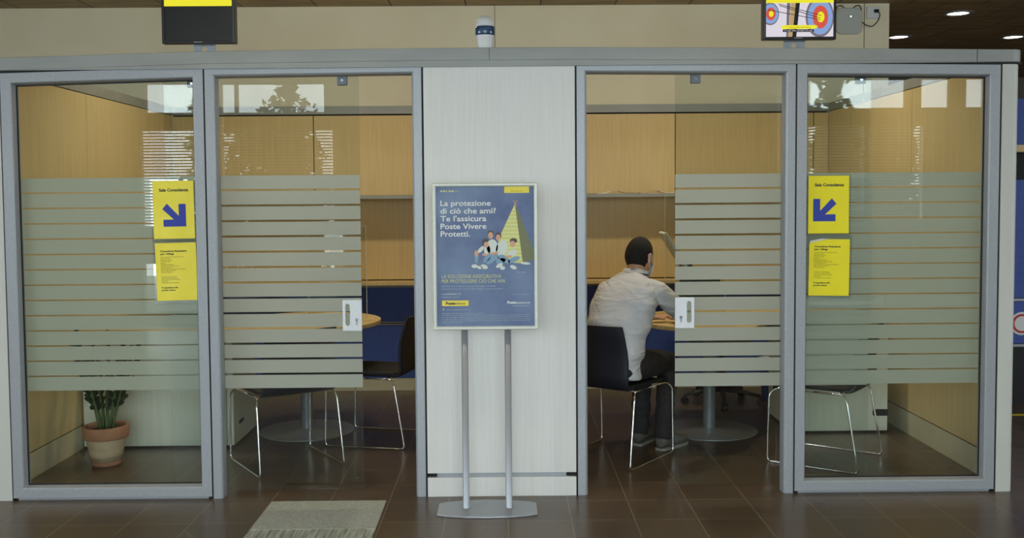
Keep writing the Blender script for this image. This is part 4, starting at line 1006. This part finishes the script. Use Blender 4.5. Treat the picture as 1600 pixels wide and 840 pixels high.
# motion sensor standing on the rail
t = thing('motion_sensor', 'white egg-shaped detector with a blue band on the top rail', 'sensor', (-.093, .045, H1+rail_dz(-.093)))
prof = [(0, 0), (.036, 0), (.038, .004), (.041, .03), (.046, .07)]
bm = bmesh.new(); lathe(bm, prof+[(.0465, .071), (0, .071)], 40, sy=.85); obj('body_shell', bm, 'white_plastic', t, True)
bm = bmesh.new(); lathe(bm, [(0, .070), (.0470, .070), (.0500, .078), (.0495, .104), (.0475, .114), (0, .114)], 40, sy=.85); o = obj('lens_band', bm, 'lens_blue', t, True); tag(o, 'dark blue lens band')
bm = bmesh.new(); lathe(bm, [(0, .1135), (.0472, .1135), (.045, .132), (.038, .150), (.026, .163), (.012, .169), (0, .170)], 40, sy=.85); obj('cap', bm, 'white_plastic', t, True)
bm = bmesh.new(); lathe(bm, [(0, -.0), (.037, 0), (.037, .006), (0, .006)], 32, sy=.85); obj('base', bm, 'grey_plastic', t)

# wifi box, socket and cable on the beige wall
t = thing('access_point', 'rounded grey wall-mounted network box with a green light', 'network device', (2.80, 2.999, 2.955))
def rrect(cx, cz, w, h, r, n=6):
    out = []
    for sx, sz, a0 in ((1, 1, 0), (-1, 1, 90), (-1, -1, 180), (1, -1, 270)):
        for i in range(n+1):
            a = math.radians(a0+90*i/n); out.append((cx+sx*(w/2-r)+r*math.cos(a), cz+sz*(h/2-r)+r*math.sin(a)))
    return out
bm = bmesh.new(); prism(bm, rrect(0, 0, .205, .21, .045), -.035, 0); obj('casing', bm, 'grey_plastic', t, bevel=.008)
bm = bmesh.new(); ell(bm, (.01, -.036, .035), (.005, .003, .005), 12); obj('status_light', bm, 'led', t)
for s in (-1, 1):
    bm = bmesh.new(); tube(bm, [(s*.03, -.012, .10), (s*.06, -.02, .128), (s*.095, -.012, .125), (s*.102, -.012, .09)], .004, 8, rad=.02); obj('mounting_wire', bm, 'dark', t, True)
o = obj('wall_socket', bx(2.945, 3.045, 2.972, 2.9985, 2.975, 3.07), 'white_plastic', bevel=.004); tag(o, 'white wall socket box right of the grey network box', 'socket')
bm = bmesh.new(); tube(bm, [(3.02, 2.965, 3.03), (3.045, 2.955, 3.01), (3.03, 2.96, 2.95), (2.985, 2.97, 2.905), (2.94, 2.975, 2.92), (2.905, 2.985, 2.95)], .004, 8, rad=.03); box(bm, 3.0, 3.035, 2.955, 2.9715, 3.02, 3.045)
o = obj('power_cable', bm, 'dark', None, True); tag(o, 'thin dark cable looping from the socket to the network box', 'cable')

# ------------------------------------------------------------------ floor mat
t = thing('floor_mat', 'grey textile doormat lying before the left sliding door', 'mat', (-.905, -.55, 0))
bm = bmesh.new(); box(bm, -.292, .292, .045, .475, .0005, .009); obj('plain_field', bm, 'mat', t, bevel=.003)
bm = bmesh.new()
x = -.292
while x < .287:
    w = random.choice((.009, .013, .02, .012)); box(bm, x, min(.292, x+w), -.475, .0445, .0005, .006+random.random()*.003); x += w
obj('ribbed_field', bm, 'mat_rib', t)

# ------------------------------------------------------------------ blue display unit beyond the right corner
t = thing('service_counter', 'tall blue-panelled service unit beyond the right corner post', 'counter', (4.3, 2.1, 0))
def ub(n, m, z0, z1, y0=0, y1=.35, **k): return obj(n, bx(-.75, .75, y0, y1, z0, z1), m, t, **k)
ub('blue_panel', 'blue', 1.905, 2.235); ub('shelf', 'maple', 1.85, 1.90, -.05); ub('recess', 'dark', 1.655, 1.85, .1); ub('blue_panel', 'blue', .79, 1.65)
ub('metal_strip', 'silver', .765, .785, -.01); lower = ub('blue_panel', 'blue', .455, .76); ub('metal_strip', 'silver', .43, .45, -.01); ub('dark_base', 'black_plastic', 0, .425, .05)
o = obj('white_label', bx(-.70, -.58, .06, .099, 1.79, 1.815), 'white_plastic', t)
for r, m, y in ((.085, 'white_plastic', -.004), (.07, 'p_red', -.006), (.055, 'white_plastic', -.008)):
    if m == 'p_red': M['p_red'] = mat('p_red', srgb(190, 40, 40), .5)
    bm = bmesh.new(); bmesh.ops.create_cone(bm, cap_ends=True, segments=40, radius1=r, radius2=r, depth=.002, matrix=Matrix.Translation((-.52, y+.001, .60)) @ Matrix.Rotation(PI/2, 4, 'X')); obj('round_sticker', bm, m, t)
for y0, y1, x0 in ((.30, .34, 2.9), (1.75, 1.79, 2.9)):
    o = obj('floor_tape', bx(x0, x0+2.2, y0, y1, .0003, .0012), 'yellow'); tag(o, 'yellow tape line on the floor, %s the blue service unit' % ('well in front of' if y0 < 1 else 'at the foot of'), 'tape')

# small black box at the foot of the right side wall
o = obj('cable_box', bx(2.535, 2.598, 1.62, 1.80, .14, .20), 'black_plastic', bevel=.004); tag(o, 'small black box low on the right booth wall behind the desk cabinet', 'cable box')

# ------------------------------------------------------------------ ceiling downlights
def downlight(x, y, w, label, group=None):
    t = thing('ceiling_light', label, 'ceiling light', (x, y, CEIL), group=group)
    bm = bmesh.new(); lathe(bm, [(.085, -.001), (.125, -.001), (.127, -.006), (.092, -.012), (.085, -.001)], 36); obj('trim_ring', bm, 'silver', t, True)
    bm = bmesh.new(); lathe(bm, [(0, -.004), (.086, -.004), (.086, -.0015), (0, -.0015)], 36); obj('diffuser', bm, 'lamp', t)
    ld = bpy.data.lights.new('lamp', 'AREA'); ld.shape = 'DISK'; ld.size = .16; ld.energy = w; ld.color = LAMP_C; ld.spread = math.radians(150)
    lo = bpy.data.objects.new('lamp', ld); C.objects.link(lo); lo.parent = t; lo.location = (0, 0, -.014)
for x, y in ((3.892, 3.425), (3.872, 4.637), (5.02, 4.679)):
    downlight(x, y, 16, {3.892: 'round ceiling downlight, highest of the three beyond the wall corner', 3.872: 'round ceiling downlight nearest the beige wall corner', 5.02: 'round ceiling downlight at the right edge of the picture'}[x])
for x in (-1.9, -.75, .75, 1.9): downlight(x, 1.45, BOOTH_W, 'round ceiling downlight above the booths', 'downlights above the booths')
for x in (-4.2, -1.4, 1.4, 4.2):
    for y in (-1.4, -4.2): downlight(x, y, LAMP_W, 'round ceiling downlight in the hall before the booths', 'hall downlights')
